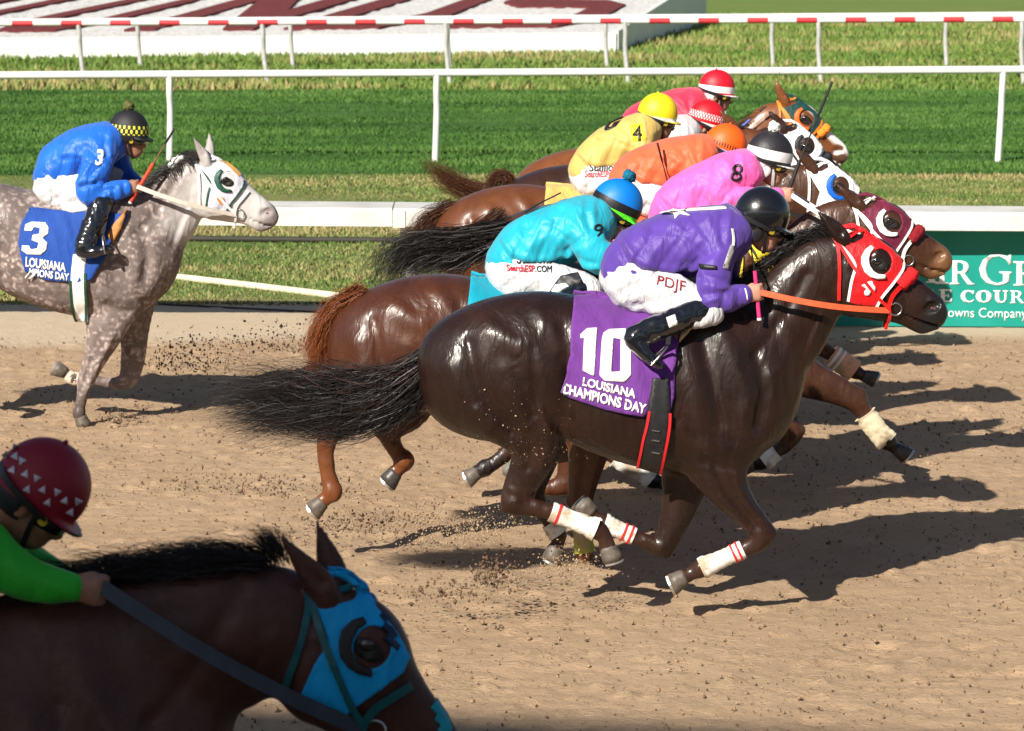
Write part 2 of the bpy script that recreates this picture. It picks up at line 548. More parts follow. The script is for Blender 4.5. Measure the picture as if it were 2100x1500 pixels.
# ------------------------------------------------------------------ materials
def lin(r, g, b):
    f = lambda c: (c / 12.92 if c <= 0.04045 else ((c + 0.055) / 1.055) ** 2.4)
    return (f(r / 255), f(g / 255), f(b / 255))
def base_mat(name, rough=0.6, spec=0.5):
    m = bpy.data.materials.new(name); m.use_nodes = True
    nt = m.node_tree; p = nt.nodes['Principled BSDF']
    p.inputs['Roughness'].default_value = rough
    p.inputs['Specular IOR Level'].default_value = spec
    return m, nt, p
def nd(nt, t, **kw):
    n = nt.nodes.new(t)
    for k, v in kw.items():
        if k.startswith('i_'):
            n.inputs[k[2:].replace('_', ' ')].default_value = v
        else: setattr(n, k, v)
    return n
def mixc(nt, fac, a, b, mode='MIX'):
    n = nd(nt, 'ShaderNodeMix', data_type='RGBA', blend_type=mode)
    for s, v in ((0, fac), (6, a), (7, b)):
        if hasattr(v, 'links') or isinstance(v, bpy.types.NodeSocket): nt.links.new(v, n.inputs[s])
        elif s == 0: n.inputs[0].default_value = v
        else: n.inputs[s].default_value = tuple(v) + (1,) if len(v) == 3 else v
    return n.outputs[2]
def noise(nt, scale, detail=4, rough=0.55, vec=None, dist=0.0):
    n = nd(nt, 'ShaderNodeTexNoise', i_Scale=scale, i_Detail=detail, i_Roughness=rough, i_Distortion=dist)
    if vec is not None: nt.links.new(vec, n.inputs['Vector'])
    return n.outputs['Fac']
def ramp(nt, fac, stops, interp='LINEAR'):
    n = nd(nt, 'ShaderNodeValToRGB'); e = n.color_ramp.elements; n.color_ramp.interpolation = interp
    while len(e) < len(stops): e.new(0.5)
    for q, (pos, c) in zip(e, stops): q.position = pos; q.color = tuple(c) + (1,) if len(c) == 3 else c
    nt.links.new(fac, n.inputs[0]); return n.outputs[0]
def bump(nt, p, h, strength=0.3, dist=0.01):
    n = nd(nt, 'ShaderNodeBump', i_Strength=strength, i_Distance=dist)
    nt.links.new(h, n.inputs['Height'])
    prev = p.inputs['Normal'].links
    if prev: nt.links.new(prev[0].from_socket, n.inputs['Normal'])
    nt.links.new(n.outputs[0], p.inputs['Normal'])
def geo(nt): return nd(nt, 'ShaderNodeNewGeometry').outputs['Position']
def attr(nt, name, out='Fac'): return nd(nt, 'ShaderNodeAttribute', attribute_name=name).outputs[out]
def plain(name, c, rough=0.55, var=0.12, scale=30, spec=0.4, metal=0.0, coat=0.0, bmp=0.0, bscale=200, sheen=0.0):
    m, nt, p = base_mat(name, rough, spec)
    f = noise(nt, scale, 5, vec=geo(nt))
    lo = tuple(x * (1 - var) for x in c); hi = tuple(min(1, x * (1 + var)) for x in c)
    nt.links.new(ramp(nt, f, [(0.3, lo), (0.7, hi)]), p.inputs['Base Color'])
    p.inputs['Metallic'].default_value = metal
    if coat: p.inputs['Coat Weight'].default_value = coat; p.inputs['Coat Roughness'].default_value = 0.08
    if sheen: p.inputs['Sheen Weight'].default_value = sheen
    if bmp: bump(nt, p, noise(nt, bscale, 4, vec=geo(nt)), bmp, 0.004)
    return m
def fabric(name, c, rough=0.6, sheen=0.15, folds=0.5, fscale=14, spec=0.25):
    """thin racing silk / stretch cloth: weave and small creases"""
    m, nt, p = base_mat(name, rough, spec)
    g = geo(nt)
    f = noise(nt, 9, 4, vec=g)
    nt.links.new(ramp(nt, f, [(0.3, tuple(x * .88 for x in c)), (0.72, tuple(min(1, x * 1.08) for x in c))]), p.inputs['Base Color'])
    p.inputs['Sheen Weight'].default_value = sheen
    mp = nd(nt, 'ShaderNodeMapping'); mp.inputs['Scale'].default_value = (1.0, 1.0, 0.35); mp.inputs['Rotation'].default_value = (0, 0.6, 0)
    nt.links.new(g, mp.inputs[0])
    w = noise(nt, fscale, 3, 0.5, mp.outputs[0], 0.8)
    bump(nt, p, w, folds, 0.035)
    bump(nt, p, noise(nt, 420, 2, vec=g), 0.08, 0.002)
    return m
def hairmat(name, dark, light, rough=0.55):
    m, nt, p = base_mat(name, rough, 0.22)
    t = attr(nt, 'tone'); tip = attr(nt, 'tip')
    c = ramp(nt, t, [(0.0, dark), (0.75, tuple((a + b) / 2 for a, b in zip(dark, light))), (1.0, light)])
    c2 = mixc(nt, tip, c, mixc(nt, 0.5, c, light))
    nt.links.new(c2, p.inputs['Base Color'])
    p.inputs['Anisotropic'].default_value = 0.5
    return m
def coat(name, dark, mid, light, rough=0.34, gloss=0.35, dapple=0.0, spec=0.5, muz=None, legs=None, blaze=None, vein=0.25, head=None):
    """horse coat; 'leg', 'muz', 'blaze', 'head' vertex masks say where the horse's own markings are"""
    m, nt, p = base_mat(name, rough, spec * .8)
    g = geo(nt)
    big = noise(nt, 3.2, 6, 0.65, g, 0.6)
    c = ramp(nt, big, [(0.28, dark), (0.5, mid), (0.75, light)])
    fm = nd(nt, 'ShaderNodeMapping'); fm.inputs['Scale'].default_value = (0.22, 1, 1); fm.inputs['Rotation'].default_value = (0, 0.5, 0); nt.links.new(g, fm.inputs[0])
    fine = noise(nt, 150, 4, 0.6, fm.outputs[0])
    c = mixc(nt, 0.35, c, ramp(nt, fine, [(0.3, tuple(x * .45 for x in mid)), (0.7, tuple(min(1, x * 1.6) for x in mid))]), 'MIX')
    if dapple:
        v = nd(nt, 'ShaderNodeTexVoronoi', feature='SMOOTH_F1', i_Scale=27.0, i_Smoothness=0.8, i_Randomness=1.0)
        dn = nd(nt, 'ShaderNodeTexNoise', i_Scale=11.0, i_Detail=4.0); nt.links.new(g, dn.inputs['Vector'])
        vm = nd(nt, 'ShaderNodeVectorMath', operation='MULTIPLY_ADD'); nt.links.new(dn.outputs['Color'], vm.inputs[0]); vm.inputs[1].default_value = (0.11,) * 3; nt.links.new(g, vm.inputs[2])
        nt.links.new(vm.outputs[0], v.inputs['Vector'])
        dm = ramp(nt, v.outputs['Distance'], [(0.05, (1, 1, 1)), (0.5, (0, 0, 0))])
        da = nd(nt, 'ShaderNodeMath', operation='MULTIPLY'); nt.links.new(dm, da.inputs[0]); nt.links.new(ramp(nt, noise(nt, 3.0, 4, 0.6, g), [(0.35, (0.12,) * 3), (0.68, (1,) * 3)]), da.inputs[1])
        c = mixc(nt, da.outputs[0], c, tuple(min(1, x * dapple) for x in light))
    if legs: c = mixc(nt, attr(nt, 'leg'), c, legs)
    if head: c = mixc(nt, attr(nt, 'head'), c, head)
    if muz: c = mixc(nt, attr(nt, 'muz'), c, muz)
    if blaze: c = mixc(nt, attr(nt, 'blaze'), c, blaze)
    nt.links.new(c, p.inputs['Base Color'])
    p.inputs['Coat Weight'].default_value = gloss
    rr = ramp(nt, noise(nt, 7, 5, 0.65, g), [(0.3, (rough * .85,) * 3), (0.7, (min(1, rough * 1.4),) * 3)])
    nt.links.new(rr, p.inputs['Roughness'])
    cr = ramp(nt, noise(nt, 8, 5, 0.7, g), [(0.32, (.11,) * 3), (0.62, (.36,) * 3)])
    nt.links.new(cr, p.inputs['Coat Roughness'])
    mp = nd(nt, 'ShaderNodeMapping'); mp.inputs['Scale'].default_value = (1, 1, 0.38); mp.inputs['Rotation'].default_value = (0, 0.75, 0); nt.links.new(g, mp.inputs[0])
    w1 = noise(nt, 10, 3, 0.5, mp.outputs[0], 1.4)
    mu = nd(nt, 'ShaderNodeMapping'); mu.inputs['Scale'].default_value = (1, 1, 0.55); mu.inputs['Rotation'].default_value = (0, -0.5, 0); nt.links.new(g, mu.inputs[0])
    rv = nd(nt, 'ShaderNodeTexNoise', i_Scale=7.0, i_Detail=3.0, i_Distortion=1.2); nt.links.new(mu.outputs[0], rv.inputs['Vector'])
    ab = nd(nt, 'ShaderNodeMath', operation='SUBTRACT'); nt.links.new(rv.outputs['Fac'], ab.inputs[0]); ab.inputs[1].default_value = 0.5
    a2 = nd(nt, 'ShaderNodeMath', operation='ABSOLUTE'); nt.links.new(ab.outputs[0], a2.inputs[0])
    vn = ramp(nt, a2.outputs[0], [(0.0, (1,) * 3), (0.05, (0,) * 3)])
    bump(nt, p, w1, vein * .5, 0.022)
    bump(nt, p, vn, vein * .12, 0.006)
    bump(nt, p, fine, 0.10, 0.003)
    nt.links.new(p.inputs['Normal'].links[0].from_socket, p.inputs['Coat Normal'])
    return m

M = {}
M['white'] = plain('white_paint', (0.66, 0.66, 0.64), 0.45, 0.08, 6)
M['whiterail'] = plain('weathered_white_rail', (0.55, 0.535, 0.50), 0.45, 0.16, 3.0)
M['postgrey'] = plain('post_metal', (0.42, 0.42, 0.41), 0.45, 0.15, 12)
M['redpaint'] = plain('red_paint', (0.50, 0.03, 0.04), 0.5, 0.15, 10)
M['black'] = plain('black_rubber', (0.012, 0.012, 0.014), 0.5, 0.3, 30)
M['boot'] = plain('polished_boot', (0.006, 0.007, 0.010), 0.16, 0.2, 20, spec=0.6, coat=0.7, bmp=0.15, bscale=40)
M['steel'] = plain('steel', (0.55, 0.55, 0.56), 0.25, 0.1, 40, metal=1.0)
M['eye'] = plain('horse_eye', (0.008, 0.006, 0.005), 0.06, 0.2, 30, spec=0.7, coat=1.0)
M['eyerim'] = plain('dark_eyelid_skin', (0.010, 0.008, 0.008), 0.45, 0.3, 60)
M['skin'] = plain('skin', (0.52, 0.26, 0.18), 0.5, 0.14, 40, bmp=0.1, bscale=300)
M['skin_dark'] = plain('skin_tan', (0.30, 0.145, 0.09), 0.5, 0.16, 40, bmp=0.1, bscale=300)
M['breech'] = fabric('white_breeches', (0.52, 0.52, 0.54), 0.6, 0.1, 0.6, 22)
M['hoof'] = plain('hoof', (0.10, 0.082, 0.066), 0.5, 0.35, 40, bmp=0.2, bscale=120)
M['hoofdark'] = plain('hoof_dark', (0.05, 0.045, 0.042), 0.4, 0.3, 40, bmp=0.2, bscale=120)
M['shoe'] = plain('horse_shoe', (0.55, 0.54, 0.52), 0.35, 0.15, 60, metal=0.8)
M['nostril'] = plain('nostril_lining', (0.13, 0.022, 0.022), 0.35, 0.3, 80)
M['lens'] = plain('goggle_lens', (0.01, 0.01, 0.012), 0.08, 0.1, 10, coat=1.0)
M['brass'] = plain('brass', (0.75, 0.55, 0.05), 0.3, 0.1, 40, metal=0.6)
M['leather'] = plain('tan_leather', (0.36, 0.15, 0.03), 0.45, 0.25, 30, bmp=0.15)
M['chamois'] = plain('chamois', (0.52, 0.40, 0.24), 0.8, 0.2, 25, bmp=0.3, bscale=60)
def bandmat(name, c, dirt=(0.36, 0.27, 0.17)):
    m, nt, p = base_mat(name, 0.8, 0.2); g = geo(nt)
    f = noise(nt, 11, 5, 0.6, g)
    nt.links.new(mixc(nt, ramp(nt, f, [(0.46, (0,) * 3), (0.60, (0.9,) * 3)]), c, dirt), p.inputs['Base Color'])
    bump(nt, p, noise(nt, 90, 3, 0.5, g), 0.4, 0.004); return m
M['bandage'] = bandmat('white_bandage', (0.72, 0.71, 0.67))
M['bandage_beige'] = bandmat('beige_bandage', (0.60, 0.52, 0.36))
M['bandage_peach'] = bandmat('peach_bandage', (0.72, 0.36, 0.22))
M['bandage_yellow'] = bandmat('yellow_bandage', (0.42, 0.42, 0.06))
M['pinkfoam'] = plain('pink_grip', (0.75, 0.03, 0.17), 0.6, 0.1, 50)
# ------------------------------------------------------------------ the place: track, turf, rails, infield
TRACK_END = 28.6
def graded(fine_lo, fine_hi, step, far_lo, far_hi, grow=1.25):
    a = list(np.arange(fine_lo, fine_hi + 1e-6, step)); s = step
    lo = []; x = fine_lo
    while x > far_lo: s *= grow; x -= s; lo.append(max(x, far_lo))
    s = step; hi = []; x = fine_hi
    while x < far_hi: s *= grow; x += s; hi.append(min(x, far_hi))
    return np.array(lo[::-1] + a + hi)
def sheet(name, xs, ys, zf, mat, kind='structure', attrs=None, par=None):
    X, Y = np.meshgrid(xs, ys, indexing='ij')
    Z = zf(X, Y)
    V = np.stack([X, Y, Z], -1).reshape(-1, 3)
    nx, ny = len(xs), len(ys)
    i = (np.arange(nx - 1)[:, None] * ny + np.arange(ny - 1)[None]).ravel()
    F = np.stack([i, i + ny, i + ny + 1, i + 1], 1)
    o = mesh_obj(name, V, F, mat, par, True, attrs(X, Y, Z) if attrs else None)
    if par is None: tag(o, kind=kind)
    return o
# dirt
def dirt_material():
    m, nt, p = base_mat('track_dirt', 0.95, 0.15); g = geo(nt)
    c = ramp(nt, noise(nt, 0.9, 5, 0.6, g), [(0.3, (0.33, 0.222, 0.135)), (0.7, (0.41, 0.285, 0.180))])
    mp = nd(nt, 'ShaderNodeMapping'); mp.inputs['Scale'].default_value = (0.45, 1, 1); nt.links.new(g, mp.inputs[0])
    cl = noise(nt, 26, 6, 0.65, mp.outputs[0])
    c = mixc(nt, ramp(nt, cl, [(0.58, (0,) * 3), (0.70, (0.6,) * 3)]), c, (0.20, 0.132, 0.082))
    c = mixc(nt, ramp(nt, noise(nt, 120, 4, 0.6, g), [(0.35, (0.55,) * 3), (0.6, (0,) * 3)]), c, (0.43, 0.31, 0.20))
    c = mixc(nt, attr(nt, 'apron'), c, mixc(nt, noise(nt, 5, 5, 0.6, g), (0.44, 0.345, 0.235), (0.52, 0.43, 0.32)))
    nt.links.new(c, p.inputs['Base Color'])
    bump(nt, p, noise(nt, 55, 6, 0.7, mp.outputs[0]), 0.7, 0.02)
    return m
rg0 = np.random.default_rng(5)
prints = [(rg0.uniform(-5, 5), rg0.uniform(13, 27), rg0.uniform(.05, .08)) for _ in range(230)]
def dirt_z(X, Y):
    P = np.stack([X.ravel() * 0.62, Y.ravel(), np.zeros(X.size)], 1)
    z = 0.006 * fbm(P * 2.2, 3, 1) + 0.004 * fbm(P * 9, 3, 11) + 0.014 * np.abs(fbm(P * 22, 2, 21))
    cl = vnoise(P * 13, 31) * 0.5 + vnoise(P * 29, 32) * 0.5
    z = z + 0.030 * np.clip(cl - 0.34, 0, 1) * 2
    z = z.reshape(X.shape)
    for (a, b, r) in prints:
        i0, i1 = np.searchsorted(X[:, 0], [a - .3, a + .3]); j0, j1 = np.searchsorted(Y[0], [b - .3, b + .3])
        if i1 <= i0 or j1 <= j0: continue
        d = np.hypot((X[i0:i1, j0:j1] - a) / 1.3, Y[i0:i1, j0:j1] - b) / r
        z[i0:i1, j0:j1] += -0.02 * np.exp(-d ** 2) + 0.005 * np.exp(-((d - 1.4) * 2.5) ** 2)
    ap = np.clip((Y - 25.9) / 0.5, 0, 1)
    far = np.clip(np.maximum(np.abs(X) - 7, 0) / 4, 0, 1)
    return z * (1 - 0.75 * ap) * (1 - 0.7 * far) + 0.0
xs = graded(-6.0, 6.2, 0.033, -900, 900, 1.35)
ys = np.concatenate([np.linspace(-30, 11.5, 30), np.arange(11.6, 28.0, 0.035), [28.1, 28.3, TRACK_END]])
sheet('dirt_track', xs, ys, dirt_z, dirt_material(), attrs=lambda X, Y, Z: {'apron': np.clip((Y + 0.25 * np.sin(X * 1.3) - 26.0) / 0.5, 0, 1).ravel()})

# grass
def grass_material(name, a, b, dry, dryness, stripes=0.0):
    m, nt, p = base_mat(name, 0.85, 0.2); g = geo(nt)
    mp = nd(nt, 'ShaderNodeMapping'); mp.inputs['Scale'].default_value = (0.25, 1, 1); nt.links.new(g, mp.inputs[0])
    c = ramp(nt, noise(nt, 2.2, 6, 0.65, mp.outputs[0]), [(0.3, a), (0.7, b)])
    c = mixc(nt, ramp(nt, noise(nt, 0.55, 5, 0.7, mp.outputs[0]), [(0.62 - dryness * .4, (0,) * 3), (0.75 - dryness * .25, (0.85,) * 3)]), c, dry)
    c = mixc(nt, 0.35, c, ramp(nt, noise(nt, 40, 4, 0.7, g), [(0.3, tuple(x * .5 for x in a)), (0.7, tuple(x * 1.3 for x in b))]))
    nt.links.new(c, p.inputs['Base Color'])
    bump(nt, p, noise(nt, 30, 6, 0.7, g), 0.8, 0.03)
    return m
G_VERGE = grass_material('verge_grass', (0.075, 0.13, 0.028), (0.15, 0.19, 0.05), (0.30, 0.24, 0.11), 0.42)
G_TURF = grass_material('turf_course_grass', (0.040, 0.105, 0.016), (0.075, 0.165, 0.026), (0.17, 0.185, 0.07), 0.0)
G_IN = grass_material('infield_grass', (0.10, 0.155, 0.030), (0.155, 0.215, 0.045), (0.26, 0.22, 0.085), 0.22)
YV0, YV1 = TRACK_END, 39.6
YT1 = 55.2
Yrail2 = gnd(890, 333)[1]
Yrail3 = gnd(925, 175)[1]
YV1 = Yrail2 - 1.9; YT1 = Yrail3 - 1.5
gz = lambda X, Y: 0.012 * fbm(np.stack([X.ravel() * .4, Y.ravel() * .6, 0 * X.ravel()], 1), 3, 3).reshape(X.shape) + 0.004
gx = graded(-12, 12, 0.5, -1500, 1500, 1.5)
sheet('grass_verge', gx, np.linspace(YV0, YV1, 24), gz, G_VERGE)
sheet('turf_course', gx, np.linspace(YV1, YT1, 30), lambda X, Y: gz(X, Y), G_TURF)
sheet('infield', gx, np.concatenate([np.linspace(YT1, 110, 40), np.geomspace(112, 3000, 16)]), lambda X, Y: gz(X, Y), G_IN)
# real blades over the grass that the photograph resolves
def blades(name, y0, y1, n, hgt, cols, label, seed, skip=None, wid=0.012):
    rg = np.random.default_rng(seed)
    u = rg.random(n) ** 1.0; Y = y0 + (y1 - y0) * u
    X = (rg.random(n) * 2 - 1) * (Y * 0.15 + 1.6)
    pn = fbm(np.stack([X * 0.35, Y * 0.9, 0 * X], 1), 4, seed)
    keep = np.ones(n, bool) if skip is None else ~skip(X, Y)
    X, Y, pn = X[keep], Y[keep], pn[keep]; n = len(X)
    a = rg.random(n) * 6.283; w = wid * (0.6 + .8 * rg.random(n)); h = hgt * (0.5 + rg.random(n)) * (1 + .35 * pn)
    lx = rg.normal(size=n) * .35 * h; ly = rg.normal(size=n) * .35 * h
    z0 = -0.005
    B = np.stack([X, Y, np.full(n, z0)], 1)
    dx = np.stack([np.cos(a) * w, np.sin(a) * w, 0 * a], 1)
    T = B + np.stack([lx, ly, h], 1)
    V = np.stack([B - dx, B + dx, T], 1).reshape(-1, 3)
    F = np.arange(n * 3).reshape(-1, 3)
    pn = pn + (0.35 * np.sin(Y * 2.4 + .3 * np.sin(X * .4)) + .25 * np.sin(Y * 5.3 + 1) if name == 'turf_blades' else 0)
    tone = np.clip(0.5 + 0.45 * pn + 0.18 * rg.normal(size=n), 0, 1)
    m, nt, p = base_mat(name + '_leaf', 0.7, 0.25)
    nt.links.new(ramp(nt, attr(nt, 'tone'), cols), p.inputs['Base Color'])
    o = mesh_obj(name, V, F, m, None, False, {'tone': np.repeat(tone, 3)})
    return tag(o, label, 'grass', kind='stuff')
EDGE = lambda X: TRACK_END + 0.05 * np.sin(X * 3)
blades('verge_blades', YV0 - 0.1, YV1, 140000, 0.032, [(0.0, (0.055, 0.115, 0.02)), (0.38, (0.12, 0.18, 0.042)), (0.62, (0.22, 0.215, 0.08)), (1.0, (0.34, 0.27, 0.13))], 'patchy half dry grass between the two white rails beside the dirt track', 3)
def turf_cols(): return [(0.0, (0.020, 0.060, 0.010)), (0.5, (0.050, 0.125, 0.019)), (1.0, (0.085, 0.165, 0.034))]
blades('turf_blades', YV1, YT1, 180000, 0.040, turf_cols(), 'dense dark green turf of the grass course in horizontal rows', 4, wid=0.014)
blades('infield_blades', YT1, 88, 90000, 0.10, [(0.0, (0.07, 0.14, 0.02)), (0.6, (0.145, 0.21, 0.045)), (1.0, (0.31, 0.25, 0.11))], 'yellowish rough infield grass beyond the striped rail', 6, wid=0.03)

# --- near rail with its overhanging cover
NR = lambda px: gnd(px, 676)[1]
YR = gnd(1050, 668)[1]
def near_rail():
    xl, xr = -16.0, 16.0
    root = empty('track_rail', (0, YR, 0), 'low white rail with broad overhanging cover and a seam beside the dirt track', 'rail')
    tilt = 0.10                               # rail comes a little closer toward the right
    yl = lambda x: YR + 0.10 - tilt * (x / 4.0)
    zt = lambda x: 0.985 - 0.018 * x / 4
    joints = [xl, at(-160, 0, YR)[0], at(806, 0, YR)[0], at(1640, 0, YR)[0], xr]
    for i in range(len(joints) - 1):
        a, b = joints[i] + 0.006, joints[i + 1] - 0.006
        prof = [(-.46, -.155), (-.46, -.035), (-.43, -.012), (.02, -.005), (.06, -.02), (.06, -.07), (-.40, -.07), (-.42, -.155)]
        v = []; n = len(prof)
        for x in (a, b):
            for (dy, dz) in prof: v.append((x, yl(x) + dy, zt(x) + dz - 0.0))
        f = [tuple(range(n))[::-1], tuple(range(n, 2 * n))] + [(k, (k + 1) % n, n + (k + 1) % n, n + k) for k in range(n)]
        mb = MB().add(v, f); mb.build('cover', M['whiterail'], root, False)
    for j in joints[1:-1]:
        mb = MB(); mb.box((j + .05, yl(j) - .465, zt(j) - .095), (.05, .008, .068)); mb.build('splice_plate', M['whiterail'], root, False)
    for j in [-12.5, -8.9, -5.2, joints[2] + 0.07, 2.6, 6.2, 9.8, 13.4]:
        mb = MB().tube([(j, yl(j) - .02, zt(j) - .05), (j + .02, yl(j) + .05, .75), (j + .10, yl(j) + .12, -.05)], [(.035, .05)] * 3, 10)
        mb.build('post', M['postgrey'], root)
near_rail()
# sign under the rail
SIGN_W = at(1706, 600, YR - 0.06)[0]
def sign_board():
    root = empty('race_course_sign', (SIGN_W, YR - .1, 0), 'teal green race course sign board with white lettering under the rail', 'sign')
    m, nt, p = base_mat('sign_teal', 0.42, 0.4); g = geo(nt)
    nt.links.new(ramp(nt, noise(nt, 1.4, 4, .5, g), [(0.3, (0.0, 0.205, 0.165)), (0.7, (0.012, 0.27, 0.22))]), p.inputs['Base Color'])
    pl, pr = at(1706, 668, YR - .10), at(2420, 684, YR - .22)
    y = lambda x: pl[1] + (pr[1] - pl[1]) * (x - pl[0]) / (pr[0] - pl[0])
    H = 0.775
    xs_ = np.linspace(pl[0], pr[0], 3)
    v = [(pl[0], y(pl[0]), .012), (pr[0], y(pr[0]), .012), (pr[0], y(pr[0]), H), (pl[0], y(pl[0]), H)]
    v += [(a, b + .04, c) for a, b, c in v]
    MB().add(v, [(0, 1, 2, 3), (7, 6, 5, 4), (0, 4, 5, 1), (1, 5, 6, 2), (2, 6, 7, 3), (3, 7, 4, 0)]).build('board', m, root, False)
    # the return panel at its end
    e = at(1630, 668, YR - .02)
    v = [(e[0], e[1] + .35, .01), (pl[0] - .004, pl[1] + .0, .01), (pl[0] - .004, pl[1], H - .01), (e[0], e[1] + .35, H - .01)]
    v += [(a, b + .03, c) for a, b, c in v]
    MB().add(v, [(0, 1, 2, 3), (7, 6, 5, 4), (0, 4, 5, 1), (1, 5, 6, 2), (2, 6, 7, 3), (3, 7, 4, 0)]).build('return_panel', m, root, False)
    bv = BVHTree.FromPolygons([(pl[0] - 1, y(pl[0] - 1), -1), (pr[0], y(pr[0]), -1), (pr[0], y(pr[0]), 2), (pl[0] - 1, y(pl[0] - 1), 2)], [(0, 1, 2, 3)])
    wm = plain('sign_white', (0.74, 0.75, 0.73), .45, .05, 8)
    def glyph(strokes_, quad, nm):
        loops = warp([np.array(s) for s in strokes_], quad)
        for i, L in enumerate(loops): pass
        return loops
    # serif capitals as outlines in a unit cell (u right, v up)
    sf = .09
    A_ = [[(0, 0), (.32, 0), (.32, .05), (.2, .06), (.28, .30), (.60, .30), (.68, .06), (.58, .05), (.58, 0), (1, 0), (1, .05), (.9, .06), (.52, 1), (.44, 1), (.11, .06), (0, .05)], [(.31, .38), (.57, .38), (.44, .80)]]
    I_ = [[(0, 0), (1, 0), (1, .05), (.70, .08), (.70, .92), (1, .95), (1, 1), (0, 1), (0, .95), (.30, .92), (.30, .08), (0, .05)]]
    R_ = [[(0, 0), (.42, 0), (.42, .05), (.32, .08), (.32, .46), (.42, .46), (.72, 0), (1.02, 0), (1.02, .05), (.90, .07), (.60, .48), (.72, .55), (.78, .68), (.78, .80), (.70, .93), (.5, 1), (0, 1), (0, .95), (.12, .92), (.12, .08), (0, .05)], [(.32, .54), (.46, .54), (.55, .62), (.57, .74), (.54, .86), (.44, .92), (.32, .92)]]
    G_ = [[(.98, .98), (.93, .98), (.88, .92), (.6, 1.0), (.34, .96), (.12, .80), (.0, .52), (.06, .26), (.22, .08), (.5, 0), (.74, .03), (.92, .12), (.92, .36), (1, .40), (1, .44), (.62, .44), (.62, .40), (.73, .37), (.73, .12), (.56, .07), (.38, .13), (.25, .28), (.20, .52), (.27, .76), (.42, .89), (.62, .92), (.82, .82), (.92, .66), (.97, .66)]]
    C_ = [[(.98, .96), (.90, .96), (.86, .91), (.55, 1.0), (.25, .93), (.05, .72), (0, .5), (.05, .27), (.25, .07), (.55, 0), (.85, .06), (1, .22), (.95, .27), (.76, .14), (.60, .12), (.40, .25), (.33, .5), (.38, .75), (.55, .88), (.74, .84), (.90, .66), (.98, .66)]]
    E_ = [[(0, 0), (.95, 0), (1, .3), (.92, .3), (.80, .12), (.45, .10), (.45, .45), (.62, .45), (.70, .36), (.76, .36), (.76, .66), (.70, .66), (.62, .56), (.45, .56), (.45, .9), (.78, .88), (.88, .74), (.95, .74), (.92, 1), (0, 1), (0, .93), (.15, .9), (.15, .1), (0, .07)]]
    O_ = [[(.5, 1), (.2, .92), (.03, .7), (0, .5), (.03, .3), (.2, .08), (.5, 0), (.8, .08), (.97, .3), (1, .5), (.97, .7), (.8, .92)], [(.5, .9), (.64, .8), (.68, .5), (.64, .2), (.5, .1), (.36, .2), (.32, .5), (.36, .8)]]
    U_ = [[(0, 1), (0, .93), (.12, .9), (.12, .3), (.25, .06), (.5, 0), (.75, .06), (.88, .3), (.88, .9), (1, .93), (1, 1), (.62, 1), (.62, .93), (.74, .9), (.74, .32), (.66, .16), (.55, .12), (.44, .18), (.40, .32), (.40, .9), (.5, .93), (.5, 1)]]
    def cell(x0, x1, yb, yt, sl=0.012):
        f = lambda x: (x - 1900) * sl
        return [(x0, yb + f(x0)), (x1, yb + f(x1)), (x1, yt + f(x1)), (x0, yt + f(x0))]
    lets = [(A_, cell(1862, 1925, 580, 527)), (I_, cell(1918, 1945, 582, 533)), (R_, cell(1947, 1998, 583, 534)), (G_, cell(2008, 2075, 584, 519)), (R_, cell(2078, 2135, 584, 534)),
            (C_, cell(1880, 1915, 619, 593)), (E_, cell(1925, 1953, 619, 593)), (C_, cell(1970, 1998, 620, 594)), (O_, cell(2001, 2034, 620, 594)), (U_, cell(2037, 2068, 620, 594)), (R_, cell(2071, 2102, 620, 594))]
    for L, q in lets: shell('letter', warp(L, q), bv, YR, wm, root, off=.003, th=.003, st=14)
    tag(shell('lettering', warp(text_loops('A Churchill Downs Company'), [(1798, 655), (2106, 659), (2106, 633), (1798, 629)]), bv, YR, wm, root, off=.003, th=.003, st=14), kind='stuff')
sign_board()
# --- rails of the turf course
def tube_rail(name, label, pl, pr, z, r, mat, posts, lean, group=None, stripes=None):
    """pl, pr: pixels of the rail line; posts: pixel x of the feet"""
    a, b = pl, pr
    d = (b - a)
    root = empty(name, (0, (a[1] + b[1]) / 2, 0), label, 'rail', group)
    L = np.linalg.norm(d); u = d / L
    n = max(2, int(L / 6)); 
    cuts = np.linspace(0, 1, n + 1)
    for i in range(n):
        p, q = a + d * cuts[i], a + d * cuts[i + 1] - u * .004
        MB().tube([p, q], [r, r], 14, lat=(0, 0, 1)).build('rail', mat, root)
    if stripes:
        x = stripes[0]; k = 0
        while x < L - .6:
            MB().tube([a + u * x, a + u * (x + stripes[1])], [r * 1.03] * 2, 14, lat=(0, 0, 1)).build('red_band', M['redpaint'], root)
            x += stripes[2]
    for px in posts:
        # post top on the rail, foot set back and sideways
        t = (px - a[0]) / d[0]; top = a + d * t
        foot = np.array([top[0] + lean[0], top[1] + lean[1], -.03])
        mid = top * .55 + foot * .45; mid[0] -= lean[0] * .25; mid = mid + np.array([0, lean[1] * .3, 0])
        pts = resample(np.array([top - [0, 0, r * .3], top * .8 + foot * .2, mid, foot]), 5)
        MB().tube(pts, [(.042, .042)] * len(pts), 10, lat=(0, 1, 0)).build('post', M['white'] if name == 'turf_rail' else M['postgrey'], root)
    return root
def rail_pts(xl, yl, xr, yr, Yl, Yr): return at(xl, yl, Yl), at(xr, yr, Yr)
ppost = lambda px, Y: at(px, 300, Y)[0]
a, b = rail_pts(-2800, 170.7, 4900, 127.2, Yrail2 - .12, Yrail2 - .12)
a2, b2 = a.copy(), b.copy()
